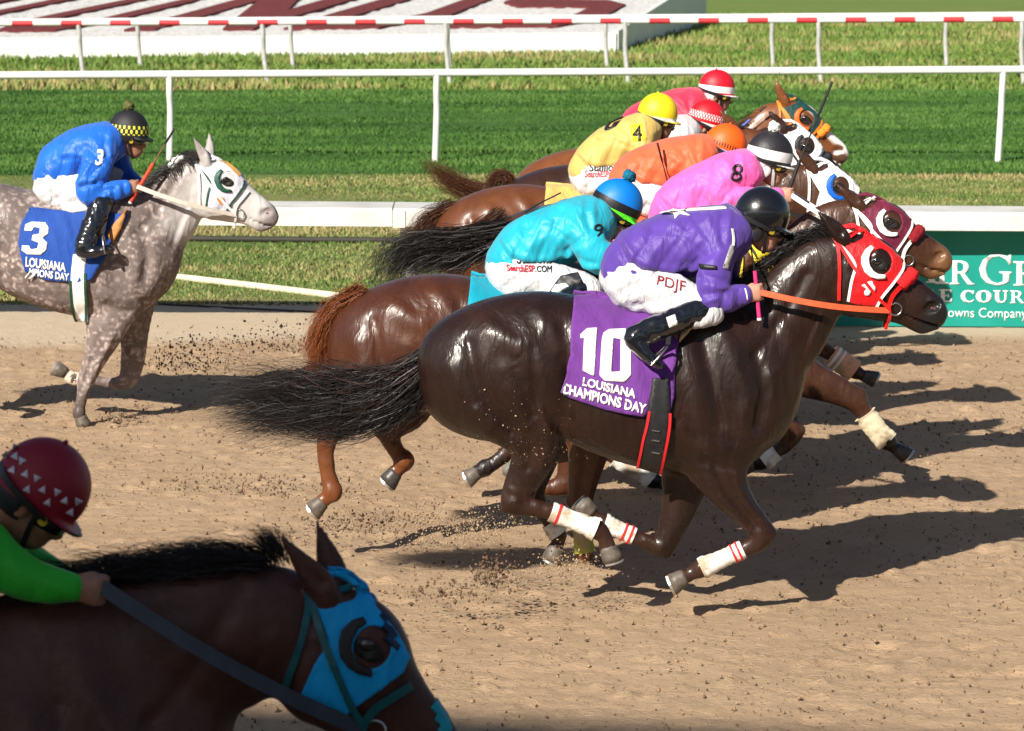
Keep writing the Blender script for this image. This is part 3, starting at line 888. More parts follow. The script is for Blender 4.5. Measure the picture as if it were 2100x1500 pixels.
tube_rail('turf_rail', 'white tubular rail on bent white posts at the near edge of the turf course', a, b, 0, .048,
          M['white'], [ppost(x, Yrail2) for x in [352 + 560 * k + (12 if k > 1 else 0) + (8 if k == 3 else 0) - (15 if k == 1 else 0) for k in range(-5, 8)]], (-.03, .12))
a, b = rail_pts(-2800, 59.5, 4900, 29.1, Yrail3, Yrail3)
tube_rail('striped_rail', 'red and white striped rail on slim grey posts beyond the turf course', a, b, 0, .046,
          M['white'], [ppost(x, Yrail3) for x in (-2400, -2030, -1660, -1300, -935, -570, -195, 165, 540, 914, 1280, 1675, 2090, 2480, 2860, 3240, 3620, 4000, 4380)], (.08, .12), stripes=(0.1, .36, .84))
Yrail4 = gnd(925, 142)[1]
a, b = rail_pts(-2800, 65, 4900, 12.3, Yrail4, Yrail4)
tube_rail('infield_rail', 'plain white tubular rail close behind the red striped rail', a, b, 0, .062,
          M['white'], [ppost(x, Yrail4) for x in (-2200, -1900, -1580, -1260, -940, -620, -320, -20, 285, 597, 918, 1240, 1580, 1935, 2290, 2640, 2990, 3340, 3700, 4050)], (.05, .10))

# --- infield letters of coloured gravel in a raised white bed
def letter_bed():
    F0 = at(-330, 122, 64.0); z0 = .40
    fl = gnd(-700, 128); fr = gnd(1262, 108)
    fl[2] = fr[2] = 0
    bl = np.array([fl[0] + 4.2, fl[1] + 13.5, 0]); br = np.array([fr[0] + 2.55, fr[1] + 13.5, 0])
    zf, zb = .36, 1.02
    root = empty('letter_bed', ((fl[0] + fr[0]) / 2, fl[1], 0), 'raised bed of white gravel with giant maroon letters in the infield', 'flower bed')
    gm, nt, p = base_mat('white_gravel', .9, .2); g = geo(nt)
    nt.links.new(ramp(nt, noise(nt, 9, 6, .75, g), [(0.35, (0.42, 0.41, 0.39)), (0.55, (0.70, 0.69, 0.67))]), p.inputs['Base Color'])
    bump(nt, p, noise(nt, 16, 5, .7, g), .9, .06)
    P = lambda u, v: np.array([*( (fl * (1 - u) + fr * u) * (1 - v) + (bl * (1 - u) + br * u) * v)[:2], zf + (zb - zf) * v])
    rg = np.random.default_rng(2); nu, nv = 140, 40
    V = []; 
    for i in range(nu + 1):
        for j in range(nv + 1):
            q = P(i / nu, j / nv); q[2] += rg.normal() * .012 + .09 * math.sin(i / nu * 17) * (j / nv) ** 2; V.append(q)
    F = [(i * (nv + 1) + j, (i + 1) * (nv + 1) + j, (i + 1) * (nv + 1) + j + 1, i * (nv + 1) + j + 1) for i in range(nu) for j in range(nv)]
    mesh_obj('gravel', V, F, gm, root)
    def board(p, q, h, nm):
        d = (q - p); d /= np.linalg.norm(d); n = np.array([-d[1], d[0], 0]) * .06
        v = [p - n, q - n, q + n, p + n]; v = [np.array([a[0], a[1], -.05]) for a in v] + [np.array([a[0], a[1], hh]) for a, hh in zip(v, (h[0], h[1], h[1], h[0]))]
        MB().add(v, [(0, 3, 2, 1), (4, 5, 6, 7), (0, 1, 5, 4), (1, 2, 6, 5), (2, 3, 7, 6), (3, 0, 4, 7)]).build(nm, M['white'], root, False)
    board(fl, fr, (zf + .05, zf + .05), 'edge_board'); board(fr, br, (zf + .07, zb + .14), 'edge_board'); board(bl, br, (zb - .1, zb - .1), 'edge_board')
    mm, nt, p = base_mat('maroon_gravel', .9, .2); g = geo(nt)
    nt.links.new(ramp(nt, noise(nt, 12, 6, .75, g), [(0.35, (0.09, 0.016, 0.018)), (0.6, (0.19, 0.045, 0.045))]), p.inputs['Base Color'])
    bump(nt, p, noise(nt, 16, 5, .7, g), .9, .06)
    S = lambda *pts: [np.array(pts, float)]
    w = .24
    N_ = S((0, 0), (w, 0), (w, .62), (1 - w, 0), (1, 0), (1, 1), (1 - w, 1), (1 - w, .42), (w, 1), (0, 1))
    U_ = S((0, 1), (0, .2), (.2, 0), (.8, 0), (1, .2), (1, 1), (1 - w, 1), (1 - w, .2), (w, .2), (w, 1))
    D_ = S((0, 0), (.7, 0), (1, .25), (1, .75), (.7, 1), (0, 1)) + S((w, .16), (.64, .16), (1 - w, .32), (1 - w, .68), (.64, .84), (w, .84))
    S_ = S((0, 0), (.8, 0), (1, .15), (1, .5), (.8, .6), (w, .6), (w, .84), (1, .84), (1, 1), (.2, 1), (0, .85), (0, .55), (.2, .44), (1 - w, .44), (1 - w, .16), (0, .16))
    O_ = S((.25, 0), (.75, 0), (1, .2), (1, .8), (.75, 1), (.25, 1), (0, .8), (0, .2)) + S((.35, .16), (.65, .16), (1 - w, .3), (1 - w, .7), (.65, .84), (.35, .84), (w, .7), (w, .3))
    R_ = S((0, 0), (w, 0), (w, .4), (.45, .4), (.74, 0), (1, 0), (.72, .42), (1, .55), (1, .85), (.8, 1), (0, 1)) + S((w, .55), (.7, .55), (.76, .62), (.76, .8), (.7, .85), (w, .85))
    u_of = lambda px: (gnd(px, 118, .36)[0] - fl[0]) / (fr[0] - fl[0])
    for gl, x0, x1 in ((O_, -560, -380), (U_, -240, -10), (N_, 100, 400), (D_, 470, 790), (S_, 850, 1190)):
        ua, ub = u_of(x0), u_of(x1)
        Pf, Ff = fill2d(gl, .08)
        V = np.array([P(ua + (ub - ua) * x, .12 + .76 * y) for x, y in Pf]); V[:, 2] += np.array([.09 * math.sin((ua + (ub - ua) * x) * 17) * (.12 + .76 * y) ** 2 for x, y in Pf])
        n = len(V); T = V + [0, 0, .05]; B = V - [0, 0, .08]
        e = set()
        for t in Ff:
            for a_, b_ in ((t[0], t[1]), (t[1], t[2]), (t[2], t[0])): e.add((a_, b_))
        c = np.cross(V[Ff[:, 1]] - V[Ff[:, 0]], V[Ff[:, 2]] - V[Ff[:, 0]])[:, 2].sum()
        fs = [tuple(t) if c > 0 else tuple(t[::-1]) for t in Ff] + [(b_, a_, a_ + n, b_ + n) for a_, b_ in e if (b_, a_) not in e]
        mesh_obj('letter', np.vstack([T, B]), fs, mm, root, False)
letter_bed()
# --- things lying on the verge
def lying(name, label, cat, pix, r, mat, z=None):
    P = [gnd(x, y) + np.array([0, 0, r]) for x, y in pix]
    o = MB().tube(resample(np.array(P), 4), np.full((len(P) - 1) * 4 + 1, r), 10).build(name, mat); return tag(o, label, cat)
lying('plastic_pipe', 'long pale plastic pipe lying at the edge of the grass behind the grey horse', 'pipe', [(240, 562), (520, 594), (860, 636)], .032, plain('old_pvc', (0.62, 0.55, 0.40), .5, .15, 5))
lying('dark_streak', 'thin dark hose stretched straight across the grass below the rail', 'streak', [(-150, 493), (300, 495), (760, 499), (1500, 503), (2300, 508)], .03, plain('streak_dark', (0.03, 0.027, 0.02), .7, .3, 5))  # dark tube laid along a thin line of unknown nature
lying('mark', 'thin black cable lying on the pale sand beside the grass edge', 'mark', [(200, 620), (360, 628), (640, 642), (900, 653)], .009, M['black'])  # thin black tube following a second unidentified dark line
# grandstand behind the camera whose shade covers the nearest rider
def grandstand():
    e1 = gnd(400, 1442); e2 = gnd(1800, 1506)
    k = 17.5; up = np.array([-.80 * k, -1.30 * k, k])
    d = (e2 - e1); d /= np.linalg.norm(d)
    A, B = e1 + up - d * 70, e1 + up + d * 110
    n = np.array([-d[1], d[0], 0]); n = n if n[1] < 0 else -n
    root = empty('grandstand', ((A[0] + B[0]) / 2, (A + B)[1] / 2 + n[1] * 10, 0), 'tall roofed grandstand facing the track, throwing its shade over the rider in green', 'grandstand')
    gm = plain('stand_concrete', (0.30, 0.29, 0.27), .8, .1, 2)
    v = []
    for p in (A, B):
        for dn, dz in ((0, 0), (22, 2.0), (22, 1.4), (0, -.6)): v.append(p + n * dn + np.array([0, 0, dz]))
    MB().add(v, [(0, 1, 2, 3), (7, 6, 5, 4), (0, 4, 5, 1), (1, 5, 6, 2), (2, 6, 7, 3), (3, 7, 4, 0)]).build('roof', M['postgrey'], root, False)
    for i in range(9):
        p = A + (B - A) * (i + .5) / 9 + n * 8
        MB().tube([(p[0], p[1], 0), (p[0], p[1], k + .4)], [.25, .25], 12, lat=(1, 0, 0)).build('column', gm, root)
    for i in range(14):
        q0, q1 = A + n * (7 + i), B + n * (7 + i); h = 1.0 + i * .55
        v = [(q0[0], q0[1], 0), (q1[0], q1[1], 0), (q1[0] + n[0], q1[1] + n[1], 0), (q0[0] + n[0], q0[1] + n[1], 0)]
        v = v + [(a_, b_, h) for a_, b_, _ in v]
        MB().add(v, [(0, 3, 2, 1), (4, 5, 6, 7), (0, 1, 5, 4), (1, 2, 6, 5), (2, 3, 7, 6), (3, 0, 4, 7)]).build('terrace_step', gm, root, False)
    q0, q1 = A + n * 21.5, B + n * 21.5
    v = [(q0[0], q0[1], 0), (q1[0], q1[1], 0), (q1[0] + n[0] * .4, q1[1] + n[1] * .4, 0), (q0[0] + n[0] * .4, q0[1] + n[1] * .4, 0)]; v = v + [(a_, b_, 9.0) for a_, b_, _ in v]
    MB().add(v, [(0, 3, 2, 1), (4, 5, 6, 7), (0, 1, 5, 4), (1, 2, 6, 5), (2, 3, 7, 6), (3, 0, 4, 7)]).build('rear_wall', gm, root, False)
grandstand()
# ------------------------------------------------------------------ horses
Y10 = gnd(1300, 1259)[1]
K10 = px2m(Y10)                    # metres per pixel on the plane of the dark horse
def T10(px, py, Y=Y10): return at(px, py, Y)
# trunk and neck in pixels of the dark horse: cx, cy, half height px, half width m
TRUNK = [  # top x,y, bottom x,y, half width, skew
    (912, 700, 915, 835, .13, 0), (940, 655, 955, 880, .22, .05), (990, 624, 1008, 902, .275, .05), (1046, 604, 1070, 902, .29, .02), (1110, 600, 1130, 880, .285, 0),
    (1180, 612, 1188, 890, .285, -.05), (1250, 626, 1240, 925, .30, -.08), (1320, 632, 1310, 951, .31, -.1), (1390, 628, 1372, 966, .30, -.12),
    (1450, 622, 1432, 972, .27, -.15), (1505, 640, 1500, 958, .235, -.1), (1555, 690, 1552, 930, .19, 0), (1580, 740, 1588, 892, .13, 0)]
NECK = [(1500, 745, 150, .20), (1530, 733, 131, .175), (1568, 703, 110, .14), (1606, 672, 94, .115), (1645, 610, 87, .095), (1690, 562, 78, .085), (1722, 553, 70, .08)]
HEAD = [(1708, 548, 62, .07), (1738, 556, 80, .088), (1775, 571, 87, .098), (1810, 592, 71, .085), (1848, 611, 55, .066), (1882, 630, 47, .058), (1907, 643, 41, .055), (1922, 651, 29, .044)]
def trunk3(dx=0.0, Y=Y10, dz=0.0):
    out = []
    for tx, ty, bx, by, a, sk in TRUNK:
        p, q = T10(tx, ty), T10(bx, by); c = (p + q) / 2
        out.append((c[0] + dx, Y, c[2] + dz, a, np.linalg.norm(p - q) / 2, sk))
    return np.array(out)
def head_map(ax, ay, rot, sc, Y):
    """places the head of the dark horse: its profile point (1849,527) goes to pixel (ax,ay) on plane Y, turned by rot degrees, scaled sc"""
    A = T10(1849, 527); B = at(ax, ay, Y); c, s = math.cos(R(rot)), math.sin(R(rot))
    def f(px, py, yo=0.0):
        q = at(px, py, Y10 - abs(yo)) - A; x, z = q[0] * sc, q[2] * sc
        return np.array([B[0] + c * x + s * z, Y + yo * sc, B[2] - s * x + c * z])
    return f
def legpts(L, Y, sgn=1):
    """L: (px, py, half px, lateral half m, y offset)"""
    return np.array([(*at(px, py, Y + yo), a, hw * px2m(Y + yo)) for px, py, hw, a, yo in L])
def shift_leg(L, dx=0, dy=0, ys=1): return [(a + dx, b + dy, c, d, e * ys) for a, b, c, d, e in L]
def hoof(cor, sole, r, parent, mat, toe=(1, 0, 0)):
    """cor, sole: 3-d centres of the coronet and the sole"""
    cor, sole = np.asarray(cor, float), np.asarray(sole, float)
    ax = sole - cor; L = np.linalg.norm(ax); ax /= L
    t = np.asarray(toe, float); t = t - (t @ ax) * ax; t /= np.linalg.norm(t) + 1e-9
    lat = np.cross(ax, t); n = 18; mb = MB(); prev = None
    rows = [(-.12, .74, 0), (0.05, .80, 0), (.5, .92, .08), (1.0, 1.06, .16)]
    for h, s, sh in rows:
        for k in range(n):
            q = 2 * math.pi * k / n
            rr = r * s * (1.12 if math.cos(q) > 0 else 1.0)
            mb.v.append(tuple(cor + ax * L * h + t * (math.cos(q) * rr + sh * r) + lat * math.sin(q) * r * s * .95))
    for i in range(len(rows) - 1):
        for k in range(n): mb.f.append((i * n + k, i * n + (k + 1) % n, (i + 1) * n + (k + 1) % n, (i + 1) * n + k))
    c = len(mb.v); mb.v.append(tuple(cor + ax * L * .93 + t * .1 * r))
    for k in range(n): mb.f.append((3 * n + k, 3 * n + (k + 1) % n, c))
    c = len(mb.v); mb.v.append(tuple(cor - ax * L * .2))
    for k in range(n): mb.f.append(((k + 1) % n, k, c))
    o = mb.build('hoof', mat, parent)
    sh = MB(); m2 = 14
    for k in range(m2 + 1):
        q = -2.5 + 5.0 * k / m2
        ce = cor + ax * L * 1.01 + t * (math.cos(q) * r * 1.04 + .16 * r) + lat * math.sin(q) * r * .93
        sh.v += [tuple(ce), tuple(ce + ax * .012), tuple(ce - (t * math.cos(q) + lat * math.sin(q)) * .02 + ax * .012), tuple(ce - (t * math.cos(q) + lat * math.sin(q)) * .02)]
    for k in range(m2):
        for j in range(4): sh.f.append((k * 4 + j, k * 4 + (j + 1) % 4, k * 4 + 4 + (j + 1) % 4, k * 4 + 4 + j))
    sh.f += [(0, 1, 2, 3), (m2 * 4 + 3, m2 * 4 + 2, m2 * 4 + 1, m2 * 4)]
    sh.build('horseshoe', M['shoe'], o, False)
    return o
def wrap(name, L, Y, i0, i1, mat, parent, grow=1.22, t0=0.0, t1=1.0, bands=()):
    """bandage around leg stations i0..i1 of L"""
    P = resample(legpts(L, Y)[i0:i1 + 1], 8); n = len(P)
    P = P[int(t0 * (n - 1)):int(round(t1 * (n - 1))) + 1]
    rg = np.random.default_rng(len(L) + i0)
    rad = np.stack([P[:, 3] * grow + .004, P[:, 4] * grow + .004], 1) * (1 + .035 * rg.normal(size=(len(P), 1)))
    o = MB().tube(P[:, :3], rad, 18).build(name, mat, parent)
    for (f, w, m) in bands:
        k = f * (len(P) - 1); i = int(k); c = P[min(i, len(P) - 2)] + (P[min(i + 1, len(P) - 1)] - P[min(i, len(P) - 2)]) * (k - i)
        d = P[min(i + 1, len(P) - 1), :3] - P[max(i - 1, 0), :3]; d /= np.linalg.norm(d)
        MB().tube([c[:3] - d * w / 2, c[:3] + d * w / 2], np.array([(c[3] * grow + .009, c[4] * grow + .009)] * 2), 18).build('tape_band', m, o)
    return o
def near_far(pts, side): return pts

def build_horse(name, label, Y, dx, headp, legs, coatmat, h=0.012, group='horses racing in the pack', hoofmats=None, ears='back', earpix=None, trunk=True, neckdrop=0.0, muscles=True, xlim=None, headonly=False, trunkst=None, neckst=None, far_ear_shift=(0, 0), dz=0.0):
    """returns dict with root, bvh, head map"""
    st = trunk3(dx, Y, dz) if trunkst is None else trunkst
    H = head_map(*headp, Y)
    sc = headp[3]
    hd = np.array([(*H(a, b), w * sc, c * K10 * sc) for a, b, c, w in HEAD])
    # neck: bend the dark horse's neck so that it meets this head
    if neckst is None:
        nk = np.array([(*T10(a, b), w, c * K10) for a, b, c, w in NECK]); nk[:, 0] += dx; nk[:, 1] = Y; nk[:, 2] += dz
        end = H(1722, 553); dlt = end - nk[-1, :3]
        rot0 = headp[2]
        t = np.linspace(0, 1, len(nk)) ** 1.5
        nk[:, :3] += t[:, None] * dlt
    else: nk = neckst
    allst = [st[:, :5], nk, hd] + [legpts(L, Y) for L in legs.values()]
    A = np.vstack(allst); m = A[:, 3:5].max(1)[:, None]
    lo = (A[:, :3] - m).min(0) - .03; hi = (A[:, :3] + m).max(0) + np.array([.03, .03, .12])
    if xlim: lo[0] = max(lo[0], xlim[0]); hi[0] = min(hi[0], xlim[1])
    root = empty(name, (st[len(st) // 2, 0], Y, 0), label, 'horse', group)
    f = Field(lo, hi, h)
    f.loft(st, 0.0, p=2.25)
    f.loft(nk, .09)
    hf = f.loft_d(hd, p=2.2)
    f.add(hf, .03)
    for L in legs.values():
        P = legpts(L, Y); f.loft(P, .055, sub=4)
        D_ = np.diff(P[:, :3], axis=0); D_ /= np.linalg.norm(D_, axis=1, keepdims=True)
        dots = (D_[:-1] * D_[1:]).sum(1); lo_ = max(2, int(len(P) * .3)); hi_ = int(len(P) * .66)
        k_ = lo_ + int(np.argmin(dots[lo_:hi_]))                        # knee or hock
        o_ = D_[k_] - D_[k_ + 1]; nn_ = np.linalg.norm(o_)
        c_ = P[k_ + 1]
        if nn_ > .15:
            o_ /= nn_
            f.add(f.loft_d([(*(c_[:3]), c_[3] * .95, c_[4] * .8), (*(c_[:3] + o_ * c_[4] * .85), c_[3] * .6, c_[4] * .42)], sub=2), .02)
        e_ = P[-3]                                                        # fetlock
        bk_ = np.array([-D_[-2][2], 0, D_[-2][0]])
        f.add(f.ell(e_[:3], np.array([1.05, .95, 1.05]) * e_[4] * .98), .012)
    for sgn in (-1, 1):                                     # cheek, brow, nostril wing, chin
        f.add(f.loft_d([(*H(1745, 575, sgn * .062), .03, 46 * K10 * sc), (*H(1768, 600, sgn * .062), .03, 40 * K10 * sc)], sub=2), .03)
        f.add(f.loft_d([(*H(1795, 525, sgn * .078), .014, 14 * K10), (*H(1825, 540, sgn * .07), .010, 8 * K10)], sub=2), .03)
        f.add(f.loft_d([(*H(1905, 626, sgn * .048), .013, 15 * K10), (*H(1922, 636, sgn * .042), .013, 15 * K10)], sub=2), .02)
    f.add(f.loft_d([(*H(1868, 662), .035 * sc, 13 * K10), (*H(1890, 673), .034 * sc, 13 * K10), (*H(1905, 672), .03 * sc, 8 * K10)], sub=2), .012)
    for sgn in (-1, 1):                                     # nostril, mouth line
        f.cut(f.loft_d([(*H(1900, 636, sgn * .066), .026, 8 * K10 * sc), (*H(1911, 630, sgn * .062), .030, 13 * K10 * sc), (*H(1922, 627, sgn * .055), .026, 10 * K10 * sc)], sub=2), .008)
        f.cut(f.loft_d([(*H(1930, 672, sgn * .045), .04, 4.6 * K10 * sc), (*H(1897, 664, sgn * .055), .035, 3.6 * K10 * sc), (*H(1856, 646, sgn * .062), .022, 2.4 * K10 * sc)], sub=3), .006)
        f.cut(f.ell(H(1803, 541, sgn * .098), (.02, .02, .014)), .01)
    hb_ = f.crop(np.minimum(H(1640, 420), H(1960, 700)) - .35, np.maximum(H(1640, 420), H(1960, 700)) + .35).mesh()
    hbv = bvh_of(*hb_)
    # ears
    ep = earpix or ([(1733, 497, 15), (1722, 480, 17), (1704, 462, 13), (1683, 440, 3)] if ears == 'back' else [(1742, 488, 15), (1733, 462, 16), (1728, 440, 12), (1727, 412, 3)])
    for sgn in (-1, 1):
        f.add(f.loft_d([(*(H(a + (0 if sgn < 0 else far_ear_shift[0]) * i / 3, b + (0 if sgn < 0 else far_ear_shift[1]) * i / 3, sgn * (.055 + .006 * i))), .022 * c / 17 * sc + .004, c * K10 * sc) for i, (a, b, c) in enumerate(ep)], sub=5), .02)
        f.cut(f.loft_d([(*(H(a + 5 + (0 if sgn < 0 else far_ear_shift[0]) * i / 3, b - 1 + (0 if sgn < 0 else far_ear_shift[1]) * i / 3, sgn * (.055 + .006 * i + .024))), .014, c * .5 * K10 * sc) for i, (a, b, c) in enumerate(ep)][1:], sub=3), .008)
    V, F = f.mesh()
    N = vnormals(V, F)
    if muscles:
        S = []; S2 = []
        def ms(pix, sg, am, yo=.32):
            S2.append(([np.array([T10(a, b)[0] + dx, Y, T10(a, b)[2] + dz]) for a, b in pix], sg, am * .8))
        # haunch, stifle crease, flank, ribs, shoulder blade, elbow, chest
        ms([(1010, 660), (1080, 700), (1120, 780), (1122, 860)], .07, .024)
        ms([(925, 740), (945, 810), (1000, 862)], .05, .018)
        ms([(962, 690), (975, 760), (1010, 832), (1050, 868)], .034, -.022)
        ms([(1040, 740), (1060, 800), (1075, 850)], .045, .016)
        ms([(1090, 700), (1098, 770), (1092, 830)], .026, -.012)
        ms([(1150, 660), (1163, 740), (1160, 840)], .04, -.026)
        ms([(1100, 628), (1140, 670), (1150, 700)], .035, .016)
        ms([(1020, 640), (1060, 668)], .03, -.010)
        ms([(1120, 860), (1140, 880)], .03, .012)
        for k in range(9): ms([(1195 + 22 * k, 740 - 3 * k), (1180 + 22 * k, 810), (1186 + 22 * k, 880)], .016, .006 - .0003 * k)
        ms([(1180, 880), (1240, 905), (1310, 935)], .03, .010, .2)
        ms([(1465, 640), (1500, 720), (1528, 800), (1520, 860)], .05, .026, .25)
        ms([(1436, 690), (1456, 780), (1470, 850)], .03, -.018, .28)
        ms([(1405, 700), (1425, 800), (1435, 890)], .045, .018, .28)
        ms([(1390, 860), (1430, 900), (1470, 905)], .03, .012, .28)
        ms([(1545, 710), (1560, 790), (1545, 860)], .028, -.018, .2)
        ms([(1575, 760), (1585, 830), (1560, 890)], .04, .018, .16)
        ms([(1450, 890), (1500, 910), (1540, 890)], .045, .020, .25)
        ms([(1440, 930), (1500, 945)], .02, -.012, .25)
        ms([(1590, 640), (1620, 690), (1600, 740)], .04, .014, .12)
        ms([(1650, 560), (1605, 640), (1560, 700), (1520, 740)], .026, -.014, .12)
        ms([(1690, 620), (1665, 690), (1640, 750)], .022, .010, .10)
        ms([(1676, 640), (1650, 700), (1622, 770)], .016, -.009, .10)
        ms([(1380, 940), (1420, 955)], .025, -.012, .28)
        for nm_, L_ in legs.items():
            P_ = legpts(L_, Y)
            fr = 'fore' in nm_
            for o_, am_ in ((.5, .012), (-.1, -.012), (-.6, .010)):
                pp = []
                for i_ in range(1, min(5, len(P_) - 1)):
                    d_ = P_[i_ + 1, :3] - P_[i_ - 1, :3]; d_ /= np.linalg.norm(d_); n_ = np.array([-d_[2], 0, d_[0]])
                    sg_ = -1 if P_[i_, 1] < Y else 1
                    pp.append(P_[i_, :3] + n_ * P_[i_, 4] * o_ + np.array([0, sg_ * P_[i_, 3] * .95, 0]))
                S.append((pp, .018, am_))
        V = strokes(V, N, S); V = strokes2(V, N, S2, Y)
        hs = []
        for sgn in (-1, 1):
            q = lambda *p: [H(a, b, sgn * .09) for a, b in p]
            hs += [(q((1775, 590), (1830, 612), (1870, 622)), .018 * sc, .006), (q((1795, 612), (1850, 632)), .016 * sc, -.006), (q((1880, 600), (1830, 565)), .02 * sc, -.004),
                   (q((1740, 545), (1735, 600), (1755, 640)), .02 * sc, .006), (q((1885, 640), (1905, 655)), .012 * sc, .005)]
        V = strokes(V, N, hs)
    V = relax(V, F, 1, .35)
    # masks for the points
    leg = np.zeros(len(V)); muz = np.zeros(len(V)); blz = np.zeros(len(V))
    lz = {}
    for nm, L in legs.items():
        P = legpts(L, Y)
        for i in range(len(P) - 1):
            d = P[i + 1, :3] - P[i, :3]; t = np.clip(((V - P[i, :3]) @ d) / (d @ d), 0, 1)
            r = np.linalg.norm(V - P[i, :3] - t[:, None] * d, axis=1)
            w = np.clip((i + t - len(P) * .42) / 2.0, 0, 1)
            leg = np.where(r < P[i, 3:5].max() * 1.6, np.maximum(leg, w), leg)
    nz = H(1925, 650); pl = H(1735, 556); ax = (nz - pl); Lh = np.linalg.norm(ax); ax /= Lh
    tt = ((V - pl) @ ax) / Lh; rad = np.linalg.norm(V - pl - np.outer((V - pl) @ ax, ax), axis=1)
    hm = rad < .28 * sc
    muz = np.where(hm, np.clip((tt - .78) / .14, 0, 1), 0)
    upv = np.array([-ax[2], 0, ax[0]]); upv = upv if upv[2] > 0 else -upv
    hh = (V - pl) @ upv
    blz = np.where(hm & (tt > .0), np.clip((.075 - np.abs(V[:, 1] - Y)) / .02, 0, 1) * np.clip((N @ upv - .25) / .2, 0, 1), 0)
    hdm = np.clip(((V - nk[-2, :3]) @ ax + .12) / .2, 0, 1) * np.clip((.45 - rad) / .1, 0, 1)
    rid_ = lambda q_, k_: 1 - 2 * np.abs(vnoise(q_, k_))
    lg_ = np.clip(leg * 3, 0, 1) if not muscles else np.clip(leg * 4, 0, 1)
    V = V + vnormals(V, F) * (lg_ * (.0035 * vnoise(V * 24, 51) + .003 * rid_(V * np.array([34, 20, 16]), 52)))[:, None]
    body = mesh_obj('body', V, F, coatmat, root, attrs={'leg': leg, 'muz': muz, 'blaze': blz, 'head': hdm})
    bv = bvh_of(V, F)
    # eyes, nostril lining
    for sgn in (-1, 1):
        c = H(1803, 541, sgn * .085)
        hit = bv.find_nearest(Vector(H(1803, 541, sgn * .12)))[0]
        MB().ball((hit[0], hit[1] - sgn * .010, hit[2]), (.027 * sc, .021 * sc, .022 * sc)).build('eye', M['eye'], root)
        hit = H(1912, 634, sgn * .027)
        MB().ball(hit, (.020 * sc, .010, .013 * sc)).build('nostril_lining', M['nostril'], root)
    rim = [(1803 + 19 * math.cos(6.2832 * q_ / 14), 542 + 13 * math.sin(6.2832 * q_ / 14) + 3 * math.cos(6.2832 * q_ / 14)) for q_ in range(14)]
    shell('eye_rim', [np.array([proj(H(a_, b_, -.085)) for a_, b_ in rim])], bv, Y, M['eyerim'], root, off=.0005, th=.0025, st=5 * Y10 / Y, mirror=True)
    k = 0
    for nm, L in legs.items():
        P = legpts(L, Y)
        e = P[-1, :3]; d = P[-1, :3] - P[-2, :3]; d /= np.linalg.norm(d)
        hp = (hoofmats or {}).get(nm)
        r = .05
        toe = np.array([1.0, 0, 0]) if nm[0] != 'x' else np.array([-1.0, 0, 0])
        spec = HOOF.get((name, nm)) 
        if hp and len(hp) > 1: toe = np.array([hp[1][0], 0, hp[1][1]])
        hoof(e, e + d * .068, r, root, M[(hp or ('hoof',))[0]], toe)
    return dict(root=root, bvh=bv, hbv=hbv, H=H, Y=Y, dx=dx, V=V, F=F, st=st, nk=nk, sc=sc, K=px2m(Y))
HOOF = {}
# ------------------------------------------------------------------ tack
def hpix(h, px, py, yo=-.085):
    return proj(h['H'](px, py, yo))
def hloop(h, L, yo=-.085): return np.array([hpix(h, a, b, yo) for a, b in L])
def fuzz(V, amp, sc_, seed=0):
    V = np.asarray(V, float); c = V.mean(0)
    return V
HOOD = [(1707, 491), (1731, 499), (1752, 500), (1770, 490), (1772, 478), (1755, 466), (1733, 466), (1728, 460), (1753, 456), (1778, 471), (1799, 491), (1829, 512), (1851, 536), (1849, 556), (1829, 584), (1808, 610), (1796, 630), (1761, 625), (1740, 619), (1746, 577), (1755, 547), (1738, 520)]
CUP = [(1786, 507), (1774, 514), (1766, 527), (1766, 541), (1772, 558), (1784, 568), (1798, 572), (1814, 571), (1813, 563), (1800, 562), (1790, 556), (1783, 545), (1782, 533), (1785, 522), (1793, 513)]
def eyehole(n=18, cx=1806, cy=538, rx=22, ry=26): return [(cx + rx * math.cos(6.2832 * k / n), cy + ry * math.sin(6.2832 * k / n)) for k in range(n)]
def put_hood(h, mat, trim, cup, cup_th=.018, st=5, trims=True, hole=True):
    bv, Y, rt, s = h['hbv'], h['Y'], h['root'], h['K'] / K10 / h['sc']
    st = st / s
    wob = lambda P, V: .0025 * vnoise(V * 45, 3) + .002 * vnoise(V * np.array([90, 30, 30]), 4)
    o = shell('hood', [hloop(h, HOOD)] + ([hloop(h, eyehole())] if hole else []), bv, Y, mat, rt, off=.005, th=.003, st=st, mirror=True, relax_n=2, wob=wob)
    if cup: shell('eye_cup', [hloop(h, CUP)], bv, Y, cup, o, off=.006, th=cup_th, st=st, mirror=True)
    if trims:
        for L, w in (([(1712, 496), (1738, 520), (1754, 546), (1746, 578), (1740, 617)], .013), ([(1851, 540), (1848, 556), (1829, 583), (1808, 609), (1797, 629)], .013)):
            strap('trim', hloop(h, L), bv, Y, w * h['sc'], trim, o, off=.010, th=.003, mirror=True)
    return o
